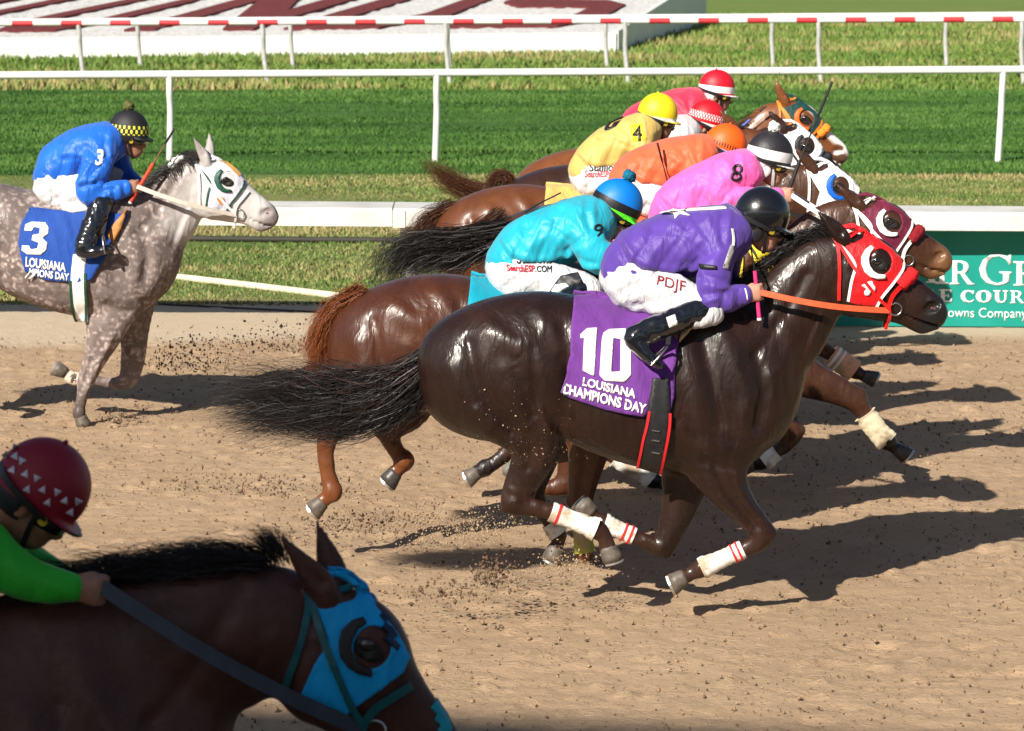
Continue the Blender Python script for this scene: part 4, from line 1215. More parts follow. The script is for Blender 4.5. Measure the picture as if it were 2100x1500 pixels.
def put_bridle(h, mat, roll=None, reinmat=None, hand=None, w=.016, noseband=True, throat=True, rein_y=-.20, ringmat='steel', rein_w=.028):
    bv, Y, rt, sc = h['hbv'], h['Y'], h['root'], h['sc']
    if throat: strap('throat_latch', hloop(h, [(1712, 492), (1720, 520), (1722, 570), (1721, 614)]), bv, Y, w * sc, mat, rt, off=.012, th=.004, mirror=True)
    strap('cheek_strap', hloop(h, [(1716, 496), (1744, 539), (1772, 577), (1799, 609), (1820, 628)]), bv, Y, w * sc, mat, rt, off=.012, th=.005, mirror=True)
    strap('brow_band', hloop(h, [(1741, 492), (1757, 482), (1769, 474)]), bv, Y, w * sc, mat, rt, off=.012, th=.005, mirror=True)
    if noseband:
        strap('noseband', hloop(h, [(1820, 632), (1828, 608), (1843, 590), (1862, 568)]), bv, Y, w * 1.25 * sc, mat, rt, off=.010, th=.006, mirror=True)
        strap('chin_strap', hloop(h, [(1822, 630), (1824, 646), (1820, 662), (1817, 678)]), bv, Y, w * sc, mat, rt, off=.010, th=.005, mirror=True)
    if roll:
        a, b = h['H'](1845, 588, -.072), h['H'](1874, 557, -.012)
        n = 12; rg = np.random.default_rng(3); mb = MB()
        P = np.array([a + (b - a) * t + np.array([0, -.03 * math.sin(t * 1.5), 0]) for t in np.linspace(0, 1, n)])
        mb.tube(P, [.026 * sc] + [.033 * sc] * (n - 2) + [.024 * sc], 20)
        V = np.array(mb.v); V += rg.normal(size=V.shape) * .0028
        b2 = h['H'](1845, 588, .072)
        mb.v = [tuple(v) for v in V]
        P2 = P.copy(); P2[:, 1] = 2 * Y - P2[:, 1]; m2 = MB().tube(P2[::-1], [.024 * sc] + [.033 * sc] * (n - 2) + [.026 * sc], 20)
        mb.build('shadow_roll', roll, rt)
    # bit ring, mouth iron
    for sg in (-1, 1):
        c = h['H'](1836, 634, -.066); c[1] = Y + sg * .072 * sc
        ring = [c + np.array([math.cos(t) * .03 * sc, 0, math.sin(t) * .03 * sc]) for t in np.linspace(0, 6.2832, 17)]
        MB().tube(ring, [.0042] * 17, 8, caps=False).build('bit_ring', M['steel'], rt)
    if hand is not None:
        for sg in (-1, 1):
            c = h['H'](1822, 637, -.066); c[1] = Y + sg * .074 * sc
            e = np.array(hand, float); e[1] = Y + sg * abs(rein_y)
            n = 14; P = np.array([c + (e - c) * t + np.array([0, sg * .055 * math.sin(t * 3.14) * 1.0, -.012 * math.sin(t * 3.14)]) for t in np.linspace(0, 1, n)])
            mb = MB(); ribbon(mb, P, [(0, sg, .25)] * n, rein_w, .006); mb.build('rein', reinmat or mat, rt, False)
BLANK = [(1176, 613), (1212, 609), (1252, 610), (1285, 622), (1335, 632), (1392, 640), (1402, 672), (1390, 717), (1383, 756), (1381, 812), (1373, 843), (1356, 832), (1336, 814), (1322, 854), (1243, 840), (1195, 824), (1147, 804), (1162, 765), (1172, 728), (1171, 672)]
def put_cloth(h, mat, f, st=7, loop=BLANK, mirror=True):
    """f maps the dark horse's pixels to this horse's"""
    def wob(P, V):
        return .012 + .010 * vnoise(np.stack([V[:, 0] * 9, V[:, 1] * 0, V[:, 2] * 4], 1), 7) + .006 * vnoise(np.stack([V[:, 0] * 22 + V[:, 2] * 8, V[:, 1] * 0, V[:, 2] * 7], 1), 8)
    return shell('saddle_cloth', [np.array([f(*p) for p in loop])], h['bvh'], h['Y'], mat, h['root'], off=.006, th=.004, st=st, mirror=mirror, relax_n=4, wob=wob, ret=True)
def letters(word, quad, bv, Y, mat, parent, st=8, th=.002, off=.003, joined=False, bold=0.0):
    loops = warp(text_loops(word, bold), quad)
    if joined: return tag(shell('lettering', loops, bv, Y, mat, parent, off=off, th=th, st=st), kind='stuff')
    c = [np.mean(L, 0) for L in loops]; used = set(); out = []
    ar = [abs(np.sum(L[:, 0] * np.roll(L[:, 1], 1) - L[:, 1] * np.roll(L[:, 0], 1))) for L in loops]
    for i in sorted(range(len(loops)), key=lambda k: -ar[k]):
        if i in used: continue
        g = [loops[i]]; used.add(i)
        for j in range(len(loops)):
            if j not in used and inside(np.array([loops[j][0]]), [loops[i]])[0]: g.append(loops[j]); used.add(j)
        out.append(shell('letter', g, bv, Y, mat, parent, off=off, th=th, st=st))
    return out
# ------------------------------------------------------------------ riders
FOLDS = [  # creases (negative) and ridges in the silks, in the purple rider's pixels: line, sigma px, height m
    ([(1268, 500), (1288, 540), (1340, 568), (1432, 566)], 5, -.016), ([(1276, 492), (1300, 528), (1350, 552), (1430, 550)], 7, .010),
    ([(1300, 540), (1325, 500), (1340, 470)], 5, -.009), ([(1320, 552), (1350, 505), (1372, 468)], 6, .009), ([(1345, 560), (1378, 512), (1408, 470)], 5, -.009),
    ([(1375, 562), (1405, 520), (1440, 490)], 6, .009), ([(1400, 562), (1432, 530), (1462, 512)], 5, -.010), ([(1420, 556), (1446, 536)], 4, .008),
    ([(1462, 505), (1440, 470), (1420, 445)], 6, -.008), ([(1470, 498), (1458, 460), (1450, 434)], 5, .008), ([(1480, 492), (1478, 455), (1484, 428)], 5, -.010),
    ([(1492, 490), (1496, 455), (1500, 432)], 5, .009), ([(1438, 520), (1390, 478), (1330, 470)], 6, -.007), ([(1430, 500), (1380, 458), (1340, 452)], 6, .006),
    ([(1446, 560), (1480, 572)], 4, -.009), ([(1444, 578), (1486, 586)], 4, .008), ([(1442, 596), (1478, 596)], 4, -.010), ([(1440, 616), (1470, 604)], 4, .008),
    ([(1476, 632), (1484, 592)], 4, -.010), ([(1496, 630), (1500, 592)], 4, .007), ([(1512, 626), (1514, 590)], 4, -.008), ([(1530, 622), (1532, 588)], 3, .005)]
LEGFOLDS = [([(1270, 600), (1320, 572), (1380, 560)], 5, -.007), ([(1276, 618), (1330, 596), (1400, 574)], 5, .006), ([(1300, 628), (1350, 612), (1420, 590)], 5, -.007), ([(1330, 640), (1380, 628), (1440, 606)], 4, .006), ([(1380, 640), (1420, 628), (1450, 616)], 4, -.007), ([(1256, 580), (1290, 560), (1320, 556)], 5, -.006), ([(1430, 650), (1446, 622)], 4, -.006), ([(1446, 652), (1460, 626)], 4, .005)]
def fold_in(V, F, L, f, Y, s, yo=-.17):
    N = vnormals(V, F); out = []
    for pix, sg, am in L: out.append(([at(*f(a, b), Y + yo) for a, b in pix], max(sg * s * 1.15, .011), am))
    return relax(strokes2(V, N, out, Y), F, 1, .4)
P_TORSO = [(1276, 560, 40, .13), (1296, 546, 60, .165), (1335, 520, 66, .18), (1390, 504, 68, .19), (1445, 491, 66, .195), (1488, 480, 56, .18), (1512, 472, 40, .10)]
P_ARM = [(1480, 494, 38, .06, -.15), (1470, 545, 33, .058, -.21), (1463, 590, 34, .058, -.23), (1464, 610, 31, .055, -.235), (1488, 611, 27, .047, -.225), (1512, 608, 24, .042, -.215), (1529, 605, 20, .034, -.205)]
P_FARM = [(1492, 488, 36, .06, .15), (1490, 535, 32, .058, .20), (1486, 575, 32, .055, .22), (1492, 592, 29, .05, .21), (1515, 592, 25, .045, .17), (1540, 590, 22, .04, .12), (1556, 588, 18, .034, .09)]
P_SEAT = [(1272, 566, 38, .13), (1292, 562, 58, .155), (1330, 556, 52, .14)]
P_THIGH = [(1292, 580, 58, .10, -.08), (1340, 596, 50, .09, -.12), (1400, 616, 42, .075, -.18), (1446, 632, 33, .06, -.225), (1462, 640, 26, .05, -.235), (1448, 646, 24, .045, -.245), (1425, 652, 22, .042, -.26)]
P_BOOT = [(1444, 634, 24, .045, -.25), (1404, 650, 25, .050, -.28), (1360, 668, 27, .052, -.32), (1318, 686, 25, .046, -.35), (1300, 694, 21, .042, -.36), (1312, 712, 17, .042, -.365), (1334, 734, 14, .042, -.37), (1354, 750, 9, .036, -.37)]
def simil(p1, p2, q1, q2):
    p1, p2, q1, q2 = [np.array(x, float) for x in (p1, p2, q1, q2)]
    a = complex(*(p2 - p1)); b = complex(*(q2 - q1)); z = b / a
    def f(px, py):
        w = complex(px - p1[0], py - p1[1]) * z; return q1[0] + w.real, q1[1] + w.imag
    f.s = abs(z); return f
def helmat(name, base, bands=(), rough=.5, gloss=0.0, spots=None, vis=None):
    """bands: (lo, hi, colour) in head-up metres"""
    m, nt, p = base_mat(name, rough, .4)
    a = attr(nt, 'hl', 'Vector'); sx = nd(nt, 'ShaderNodeSeparateXYZ'); nt.links.new(a, sx.inputs[0])
    c = mixc(nt, noise(nt, 14, 4, .5, geo(nt)), tuple(x * .9 for x in base), tuple(min(1, x * 1.08) for x in base))
    def between(sock, lo, hi):
        n1 = nd(nt, 'ShaderNodeMath', operation='GREATER_THAN'); nt.links.new(sock, n1.inputs[0]); n1.inputs[1].default_value = lo
        n2 = nd(nt, 'ShaderNodeMath', operation='LESS_THAN'); nt.links.new(sock, n2.inputs[0]); n2.inputs[1].default_value = hi
        n3 = nd(nt, 'ShaderNodeMath', operation='MULTIPLY'); nt.links.new(n1.outputs[0], n3.inputs[0]); nt.links.new(n2.outputs[0], n3.inputs[1]); return n3.outputs[0]
    for lo, hi, cc in bands: c = mixc(nt, between(sx.outputs[2], lo, hi), c, cc)
    if spots:
        lo, hi, cc, nx, nz = spots                       # checks round the cap
        an = nd(nt, 'ShaderNodeMath', operation='ARCTAN2'); nt.links.new(sx.outputs[1], an.inputs[0]); nt.links.new(sx.outputs[0], an.inputs[1])
        def sq(sock, f, ph=0.0):
            q = nd(nt, 'ShaderNodeMath', operation='MULTIPLY'); nt.links.new(sock, q.inputs[0]); q.inputs[1].default_value = f
            r = nd(nt, 'ShaderNodeMath', operation='SINE'); nt.links.new(q.outputs[0], r.inputs[0]); return r.outputs[0]
        mm = nd(nt, 'ShaderNodeMath', operation='MULTIPLY'); nt.links.new(sq(an.outputs[0], nx), mm.inputs[0]); nt.links.new(sq(sx.outputs[2], nz), mm.inputs[1])
        g = nd(nt, 'ShaderNodeMath', operation='GREATER_THAN'); nt.links.new(mm.outputs[0], g.inputs[0]); g.inputs[1].default_value = .12
        q = nd(nt, 'ShaderNodeMath', operation='MULTIPLY'); nt.links.new(g.outputs[0], q.inputs[0]); nt.links.new(between(sx.outputs[2], lo, hi), q.inputs[1])
        c = mixc(nt, q.outputs[0], c, cc)
    nt.links.new(c, p.inputs['Base Color'])
    if gloss: p.inputs['Coat Weight'].default_value = gloss; p.inputs['Coat Roughness'].default_value = .07
    bump(nt, p, noise(nt, 35, 4, .5, geo(nt)), .25, .006)
    return m
def build_rider(label, Y, f, head, silk, helm, skin='skin', boots=True, group='jockeys riding in the race', over={}, h=.0102, hsc=1.0, pom=None, goggle=True, grip=None, brim=None, sway=0.0, legs=True, farleg=True, strapcol='black', chinpad=None, xmin=None, breech=None, name='person', gloss=False):
    """f: purple rider's pixels -> this rider's pixels; head: (px, py, tilt degrees)"""
    s = f.s * px2m(Y)                                        # metres per template pixel
    root = empty(name, (*at(*f(1390, 700), Y)[:2], 0.0), label, 'person', group)
    def W(L, key):
        L = over.get(key, L)
        if L[0] == 'px': return np.array([(*at(a, b, Y + (r[0] if r else 0)), w, c * px2m(Y)) for a, b, c, w, *r in L[1:]])
        return np.array([(*at(*f(a, b), Y + (r[0] if r else 0)), w, c * s) for a, b, c, w, *r in L])
    # head frame
    c0 = at(head[0], head[1], Y); t = R(head[2]); hs = hsc
    fx = np.array([math.cos(t), 0, -math.sin(t)]); uz = np.array([math.sin(t), 0, math.cos(t)]); ly = np.array([0, 1.0, 0])
    if len(head) > 3:                                         # head turned towards the camera
        yw = R(head[3]); fx = fx * math.cos(yw) + np.array([0, -1.0, 0]) * math.sin(yw); ly = np.cross(uz, fx)
    Mx = np.stack([fx, ly, uz], 1)
    hp = lambda a, b, c: c0 + Mx @ (np.array([a, b, c]) * hs)
    torso, arm, farm = W(P_TORSO, 'torso'), W(P_ARM, 'arm'), W(P_FARM, 'farm')
    # --- silks
    A = np.vstack([torso, arm, farm]); mm = A[:, 3:5].max(1)[:, None]
    fd = Field((A[:, :3] - mm).min(0) - .02, (A[:, :3] + mm).max(0) + .02, h)
    fd.loft(torso, 0, p=2.2); fd.loft(arm, .035); fd.loft(farm, .035)
    V, F = fd.mesh(); N = vnormals(V, F)
    ax = torso[4, :3] - torso[1, :3]; ax /= np.linalg.norm(ax); pr = np.array([-ax[2], 0, ax[0]])
    U = np.stack([V @ ax, V[:, 1], V @ pr], 1)
    rid = lambda q, sd: 1 - np.abs(vnoise(q, sd)) * 2
    sh = lambda q: np.sign(q) * np.abs(q) ** 1.5
    U = U + .05 * np.stack([vnoise(U * 5, 41), vnoise(U * 5, 42), vnoise(U * 5, 43)], 1)
    w = .0085 * sh(rid(U * np.array([7.5, 3.0, 2.2]), 5)) + .0065 * sh(rid(U * np.array([3.2, 4, 11]) + 3, 6)) + .004 * rid(np.stack([U[:, 0] * 15 + U[:, 2] * 13, U[:, 1] * 5, U[:, 0] * 3 - U[:, 2] * 4], 1), 8)
    V = V + N * w[:, None]; V = relax(V, F, 2, .5); V = fold_in(V, F, FOLDS, f, Y, s)
    jk = mesh_obj('silks', V, F, silk, root)
    jb = bvh_of(V, F)
    # collar
    # --- breeches
    if legs:
        seat, th = W(P_SEAT, 'seat'), W(P_THIGH, 'thigh')
        ft = th.copy(); ft[:, 1] = 2 * Y - ft[:, 1]
        if 'fthigh' in over: ft = W(P_THIGH, 'fthigh')
        A = np.vstack([seat, th, ft]); mm = A[:, 3:5].max(1)[:, None]
        fd = Field((A[:, :3] - mm).min(0) - .02, (A[:, :3] + mm).max(0) + .02, h)
        fd.loft(seat, 0); fd.loft(th, .05); 
        if farleg: fd.loft(ft, .05)
        V, F = fd.mesh(); N = vnormals(V, F)
        w = .006 * rid(np.stack([V[:, 0] * 15 + V[:, 2] * 15, V[:, 1] * 4, V[:, 0] * 4 - V[:, 2] * 4], 1), 9) + .0045 * rid(np.stack([V[:, 0] * 28 + V[:, 2] * 22, V[:, 1] * 6, V[:, 0] * 4 - V[:, 2] * 5], 1), 10) + .002 * vnoise(V * 26, 3)
        V = V + N * w[:, None]; V = fold_in(V, F, LEGFOLDS, f, Y, s, -.14)
        br = mesh_obj('breeches', V, F, breech or M['breech'], root); bb = bvh_of(V, F)
        bt = W(P_BOOT, 'boot')
        for sg in ((-1, 1) if farleg else (-1,)):
            q = bt.copy()
            if sg > 0:
                q[:, 1] = 2 * Y - q[:, 1]
                if 'fboot' in over: q = W(P_BOOT, 'fboot')
            fd = Field((q[:, :3] - .07).min(0), (q[:, :3] + .07).max(0), h)
            fd.loft(q, 0); V, F = fd.mesh(); N = vnormals(V, F)
            V = V + N * (.003 * vnoise(V * 40, 2) + .003 * rid(V * np.array([30, 10, 30]), 4))[:, None]
            bo = mesh_obj('boot', V, F, M['boot'], root)
            # stirrup iron round the ball of the foot
            c = q[-2, :3]; d = q[-1, :3] - q[-3, :3]; d /= np.linalg.norm(d); n = np.array([-d[2], 0, d[0]]); n = n if n[2] > 0 else -n
            ring = [c - n * .022 + np.array([0, -.055, 0]), c - n * .022 + np.array([0, .055, 0]), c + n * .03 + np.array([0, .055, 0]), c + n * .085 + np.array([0, .03, 0]), c + n * .10, c + n * .085 + np.array([0, -.03, 0]), c + n * .03 + np.array([0, -.055, 0]), c - n * .022 + np.array([0, -.055, 0])]
            ring = [p + d * .02 for p in ring]
            MB().tube(ring, [(.006, .009)] * len(ring), 8, caps=False, lat=tuple(d)).build('stirrup', M['steel'], root)
            top = c + n * .10 + d * .02; sd = np.array([top[0] + .03, Y + sg * .20, top[2] + .20])
            mb = MB(); ribbon(mb, np.linspace(top, sd, 5), [(0, sg, 0)] * 5, .022, .005); mb.build('stirrup_leather', M['black'], root, False)
    else: bb = None
    # --- body: head, neck, arms and hands in one skin
    wr, kn = arm[-1, :3], arm[-1, :3] - arm[-2, :3]
    pts = np.vstack([torso[:, :3], arm[:, :3], farm[:, :3], [hp(.16, .12, .14), hp(-.14, -.12, -.2)]])
    lo = pts.min(0) - .07; hi = pts.max(0) + .09
    fd = Field(lo, hi, .0078 if h < .0115 else .0095)
    thin = torso.copy(); thin[:, 3:5] *= .72; fd.loft(thin, 0)
    for q in (arm, farm):
        q = q.copy(); q[:, 3:5] *= .62; fd.loft(q, .03)
    fd.add(fd.loft_d([(*hp(-.035, 0, -.07), .052 * hs, .055 * hs), (*(torso[-2, :3] + np.array([0, 0, .01])), .06, .06)], sub=2), .03)
    E = lambda a, b, c, r, k=.02: fd.add(fd.ell(hp(a, b, c), np.array(r) * hs, Mx), k)
    E(0, 0, 0, (.10, .08, .105), 0.01); E(.032, 0, -.07, (.068, .062, .085), .03); E(.055, 0, -.125, (.04, .042, .034), .03)
    E(.062, .036, -.075, (.028, .022, .028)); E(.062, -.036, -.075, (.028, .022, .028))
    fd.add(fd.loft_d([(*hp(.092, 0, -.035), .011 * hs, .012 * hs), (*hp(.116, 0, -.078), .015 * hs, .013 * hs), (*hp(.104, 0, -.088), .016 * hs, .01 * hs)], sub=2), .012)
    E(.094, 0, -.108, (.012, .024, .006), .006); E(.090, 0, -.121, (.012, .021, .007), .006)
    for sg in (-1, 1): E(-.012, sg * .080, -.055, (.024, .012, .034), .008)
    # hands: palm, four curled fingers, thumb
    for q, sg in ((arm, -1), (farm, 1)):
        w0 = q[-1, :3]; d = q[-1, :3] - q[-2, :3]; d /= np.linalg.norm(d)
        v = np.array([-d[2], 0, d[0]]); v = v if v[2] > 0 else -v
        la = np.array([0, -sg * 1.0, 0]) ; la = la - (la @ d) * d; la /= np.linalg.norm(la)   # towards the other hand
        fd.loft([(*(w0 - d * .02), .024, .028), (*(w0 + d * .025), .023, .038), (*(w0 + d * .062), .020, .044)], .02, sub=2)
        kr = w0 + d * .066
        for i, o in enumerate((.033, .011, -.011, -.032)):
            ln = (.034, .038, .036, .028)[i]
            k0 = kr + v * o; k1 = k0 + d * ln * .62 + la * .012; k2 = k0 + d * ln * .5 + la * .040; k3 = k0 + d * .002 + la * .046
            fd.loft([(*k0, .0108, .0108), (*k1, .0104, .0104), (*k2, .0098, .0098), (*k3, .0088, .0088)], .004, sub=3)
        t0 = w0 + d * .012 + v * .028 + la * .008
        fd.loft([(*t0, .012, .012), (*(t0 + d * .032 + v * .012 + la * .012), .0105, .0105), (*(t0 + d * .058 + v * .006 + la * .022), .009, .009)], .008, sub=3)
    V, F = fd.mesh()
    body = mesh_obj('body', V, F, M[skin], root); bdb = bvh_of(V, F)
    # --- helmet
    fd = Field(c0 - .24 * hs, c0 + .24 * hs, .0082)
    he = fd.ell(hp(-.002, 0, .012), np.array((.136, .112, .138)) * hs, Mx, True)
    cutn = Mx @ np.array([-.12, 0, 1.0]); cutn /= np.linalg.norm(cutn)
    pl = -fd.half(hp(0, 0, -.045), cutn)
    he = np.maximum(he, pl)
    bk = np.maximum(fd.ell(hp(-.03, 0, -.03), np.array((.112, .106, .085)) * hs, Mx, True), fd.half(hp(-.045, 0, 0), Mx @ np.array([1.0, 0, .45]) / 1.097))
    fd.D = np.minimum(he, bk)
    brm = np.maximum(fd.ell(hp(.085, 0, -.036), np.array((.088, .094, .030)) * hs, Mx, True), np.abs(fd.half(hp(.085, 0, -.030), Mx @ np.array([.18, 0, 1.0]) / 1.016)) - .007)
    fd.add(brm, .012)
    V, F = fd.mesh(); V = relax(V, F, 1, .4)
    hl = (V - c0) @ Mx / hs
    hm = mesh_obj('helmet', V, F, helm, root, attrs={'hl': hl}); hb = bvh_of(V, F)
    mb = MB(); mb.ball(hp(-.02, 0, .150), .008 * hs, 10, 6)
    if not pom and not gloss: mb.build('helmet_button', helm, hm, attrs={'hl': np.tile([0, 0, .2], (len(mb.v), 1))})
    if pom:
        rg = np.random.default_rng(1); mb = MB(); c = hp(-.01, 0, .17)
        mb.ball(c, .034 * hs, 20, 14); Vp = np.array(mb.v); dv = Vp - c
        Vp = c + dv * (1 + .16 * rg.normal(size=(len(Vp), 1))); mb.v = [tuple(x) for x in Vp]
        mb.build('pompom', pom, hm)
    # straps: chin strap and goggle strap
    def band(pts_, w_, nm, mt, off=.004):
        P = []; Nn = []
        for a, b, c in pts_:
            x = hp(a, b, c); h1, h2 = hb.find_nearest(Vector(x)), bdb.find_nearest(Vector(x))
            hh = h1 if h1[3] < h2[3] else h2
            n = (x - c0); n /= np.linalg.norm(n); P.append(x); Nn.append(n)
        P = resample(np.array(P), 4); Nn = resample(np.array(Nn), 4)
        mb = MB(); ribbon(mb, P, Nn, w_, .004); mb.build(nm, mt, hm, False)
    for sg in (-1, 1):
        band([(.03, sg * .088, -.045), (.038, sg * .070, -.10), (.05, sg * .035, -.158), (.052, 0, -.164)], .016 * hs, 'chin_strap', M[strapcol])
        band([(-.135, sg * .02, -.0), (-.09, sg * .098, -.012), (.0, sg * .117, -.03), (.06, sg * .098, -.046)], .02 * hs, 'goggle_strap', M['black'])
    if goggle:
        mb = MB(); n = 15; hh = .026 * hs; b0 = len(mb.v)
        for k in range(n):
            a = -1.35 + 2.7 * k / (n - 1)
            fz = .104 * math.cos(a) + .012; lz = .083 * math.sin(a); top = -.028; bot = -.072 + .016 * math.exp(-(a / .25) ** 2)
            for (o_, z_) in ((0, top), (.012, top), (.012, bot), (0, bot)):
                mb.v.append(tuple(hp(fz + o_ * math.cos(a), lz + o_ * math.sin(a), z_)))
        for k in range(n - 1):
            for j in range(4): mb.f.append((k * 4 + j, k * 4 + (j + 1) % 4, k * 4 + 4 + (j + 1) % 4, k * 4 + 4 + j))
        mb.f += [(0, 1, 2, 3), ((n - 1) * 4 + 3, (n - 1) * 4 + 2, (n - 1) * 4 + 1, (n - 1) * 4)]
        g = mb.build('goggles', M['lens'], hm)
        for sg in (-1, 1):
            c = hp(.055, sg * .093, -.05); MB().tube([c, c + Mx @ np.array([.3, sg * .95, 0]) * .010], [.015 * hs, .012 * hs], 12, lat=tuple(uz)).build('goggle_vent', M['brass'], g, False)
    if chinpad:
        for sg in (-1, 1):
            mb = MB(); mb.ball(hp(-.02, sg * .085, -.075), np.array((.040, .014, .045)) * hs, 14, 9, Mx); mb.build('ear_guard', chinpad, hm)
    return dict(root=root, jb=jb, jk=jk, bb=bb, br=br if legs else None, hb=hb, hm=hm, hp=hp, Mx=Mx, arm=arm, farm=farm, Y=Y, f=f, hand=arm[-1, :3] + kn / np.linalg.norm(kn) * .075)
def whip(label, p0, p1, p2, Y, handle, tip=True, shaft=None, r=.010):
    """p0 butt, p1 end of handle, p2 tip (pixels or points)"""
    a, b, c = [np.array(at(*p, Y)) if len(p) == 2 else np.array(p) for p in (p0, p1, p2)]
    root = empty('riding_whip', tuple(a), label, 'whip')
    MB().tube([a, b], [r, r * .95], 12, lat=(0, 1, 0)).build('handle', handle, root)
    d = (b - a) / np.linalg.norm(b - a)
    MB().tube([a - d * .012, a - d * .0005], [r * 1.15, r * 1.15], 12).build('butt_cap', M['white'], root)
    e = b + (c - b) * .55
    MB().tube([b, e], [r * .5, r * .35], 8).build('shaft', shaft or M['black'], root)
    MB().tube([e, e + (c - e) * .15, c], np.array([(r * .35, r * .35), (r * 1.3, r * .7), (r * 1.5, r * .6)]), 8).build('flap', M['black'], root)
    return root
def saddle(h, f, R_):
    """light racing saddle with tan flap and pale pad, in the dark horse's pixels"""
    rt, Y, bv = h['root'], h['Y'], h['bvh']
    s = f.s * px2m(Y)
    P = np.array([(*at(*f(a, b), Y), w, c * s) for a, b, c, w in ((1282, 618, 8, .10), (1320, 626, 12, .13), (1370, 628, 12, .12), (1415, 622, 12, .10), (1436, 616, 9, .06))])
    fd = Field((P[:, :3] - .16).min(0), (P[:, :3] + .16).max(0), .014); fd.loft(P, 0); V, F = fd.mesh()
    mesh_obj('saddle', V, F, M['black'], rt)
# ---- the dark brown horse numbered 10
NH = [(1000, 735, 95, .13, -.12), (1030, 800, 100, .13, -.14), (1078, 862, 78, .11, -.15), (1098, 912, 54, .08, -.15), (1086, 958, 42, .06, -.15), (1064, 1004, 34, .045, -.15), (1058, 1030, 27, .042, -.15), (1090, 1040, 19, .036, -.15), (1130, 1050, 16, .030, -.15), (1180, 1069, 15, .029, -.15), (1222, 1086, 19, .034, -.15), (1240, 1104, 15, .028, -.15), (1246, 1124, 17, .034, -.15)]
FH = [(1010, 740, 90, .13, .13), (1050, 810, 95, .12, .13), (1100, 870, 66, .10, .12), (1104, 930, 46, .07, .12), (1092, 985, 33, .045, .12), (1092, 1015, 27, .04, .12), (1112, 1050, 17, .032, .12), (1128, 1072, 15, .028, .12), (1145, 1096, 17, .032, .12), (1146, 1112, 14, .028, .12), (1140, 1124, 16, .032, .12)]
NF = [(1475, 900, 85, .10, -.13), (1470, 950, 68, .095, -.15), (1492, 1000, 46, .07, -.16), (1522, 1042, 33, .055, -.16), (1552, 1076, 27, .045, -.16), (1564, 1094, 25, .043, -.16), (1552, 1114, 21, .038, -.16), (1524, 1127, 15, .028, -.16), (1480, 1147, 14, .027, -.16), (1438, 1166, 18, .033, -.16), (1415, 1178, 14, .027, -.16), (1402, 1184, 16, .032, -.16)]
FF = [(1430, 900, 85, .10, .10), (1412, 960, 60, .09, .12), (1400, 1010, 44, .07, .12), (1386, 1060, 33, .055, .12), (1370, 1104, 26, .044, .12), (1360, 1120, 23, .042, .12), (1334, 1115, 17, .034, .12), (1300, 1100, 14, .028, .12), (1262, 1084, 14, .028, .12), (1238, 1074, 18, .033, .12), (1222, 1060, 13, .027, .12), (1212, 1050, 15, .032, .12)]
LEG10 = {'near_hind': NH, 'far_hind': FH, 'near_fore': NF, 'far_fore': FF}
cm = coat('dark_brown_coat', (0.0065, 0.0026, 0.0018), (0.014, 0.0050, 0.0030), (0.034, 0.0115, 0.0062), .5, .45, spec=.22, muz=(0.010, 0.009, 0.009), legs=(0.030, 0.0115, 0.0068), vein=.8)
h10 = build_horse('horse', 'glossy dark brown horse with red hood and purple number ten cloth', Y10, 0.0, (1849, 527, 0, 1.0), LEG10, cm, h=.0102,
                  hoofmats={'near_hind': ('hoof', (.6, -.6)), 'near_fore': ('hoof', (.2, -1)), 'far_fore': ('hoof', (-.6, -.3)), 'far_hind': ('hoof', (.8, -.3))})
rt, bv = h10['root'], h10['bvh']
RED = plain('red_tape', (0.62, 0.015, 0.02), .6, .12, 40)
for L, i0, i1, bands in ((NH, 8, 10, ((.14, .012, RED),)), (FH, 7, 8, ()), (NF, 7, 9, ((.10, .010, RED), (.22, .010, RED))), (FF, 7, 9, ((.10, .010, RED), (.26, .010, RED)))):
    wrap('leg_bandage', L, Y10, i0, i1, M['bandage'], rt, bands=bands)
ident = simil((0, 0), (1, 0), (0, 0), (1, 0))
WT = plain('white_cloth', (0.80, 0.79, 0.76), .6, .06, 30)
hood10 = put_hood(h10, fabric('red_hood', (0.60, 0.006, 0.010), .55, .1, .3, 30), WT, WT)
shell('emblem', [smooth_loop(hloop(h10, [(1767, 586), (1774, 582), (1780, 578), (1788, 577), (1790, 584), (1794, 590), (1793, 598), (1786, 596), (1783, 604), (1774, 605), (1772, 598), (1776, 592)]), 3)], bv, Y10, WT, hood10, off=.009, th=.002, st=4)
redstrap = plain('red_strap', (0.66, 0.012, 0.012), .35, .08, 30, coat=.3)
orangestrap = plain('orange_rein', (0.72, 0.10, 0.035), .4, .1, 20)
# rider in purple
PUR = fabric('purple_silk', (0.088, 0.042, 0.29), .5, .15, .5, 13)
BLKH = helmat('black_helmet', (.006, .006, .008), rough=.25, gloss=.8)
r10 = build_rider('person in purple silks and black helmet crouched on the dark brown horse', Y10, ident, (1562, 446, 14), PUR, BLKH, chinpad=M['black'], gloss=True)
put_bridle(h10, redstrap, roll=plain('red_fleece', (0.62, 0.008, 0.012), .95, .25, 60, bmp=.8, bscale=150), reinmat=orangestrap, hand=r10['hand'])
letters('PDJF', [(1346, 590), (1404, 606), (1406, 578), (1350, 566)], r10['bb'], Y10, plain('dark_red_print', (0.22, .012, .02), .6), r10['br'], st=6)
shell('star_mark', [np.array([(1352, 436), (1372, 432), (1380, 424), (1388, 430), (1490, 424), (1490, 430), (1400, 434), (1416, 444), (1394, 440), (1384, 450), (1382, 440)])], r10['jb'], Y10, WT, r10['jk'], off=.004, th=.002, st=8)
shell('arm_band', [np.array([(1435, 541), (1469, 545), (1471, 553), (1437, 551)])], r10['jb'], Y10, M['black'], r10['jk'], off=.005, th=.003, st=6)
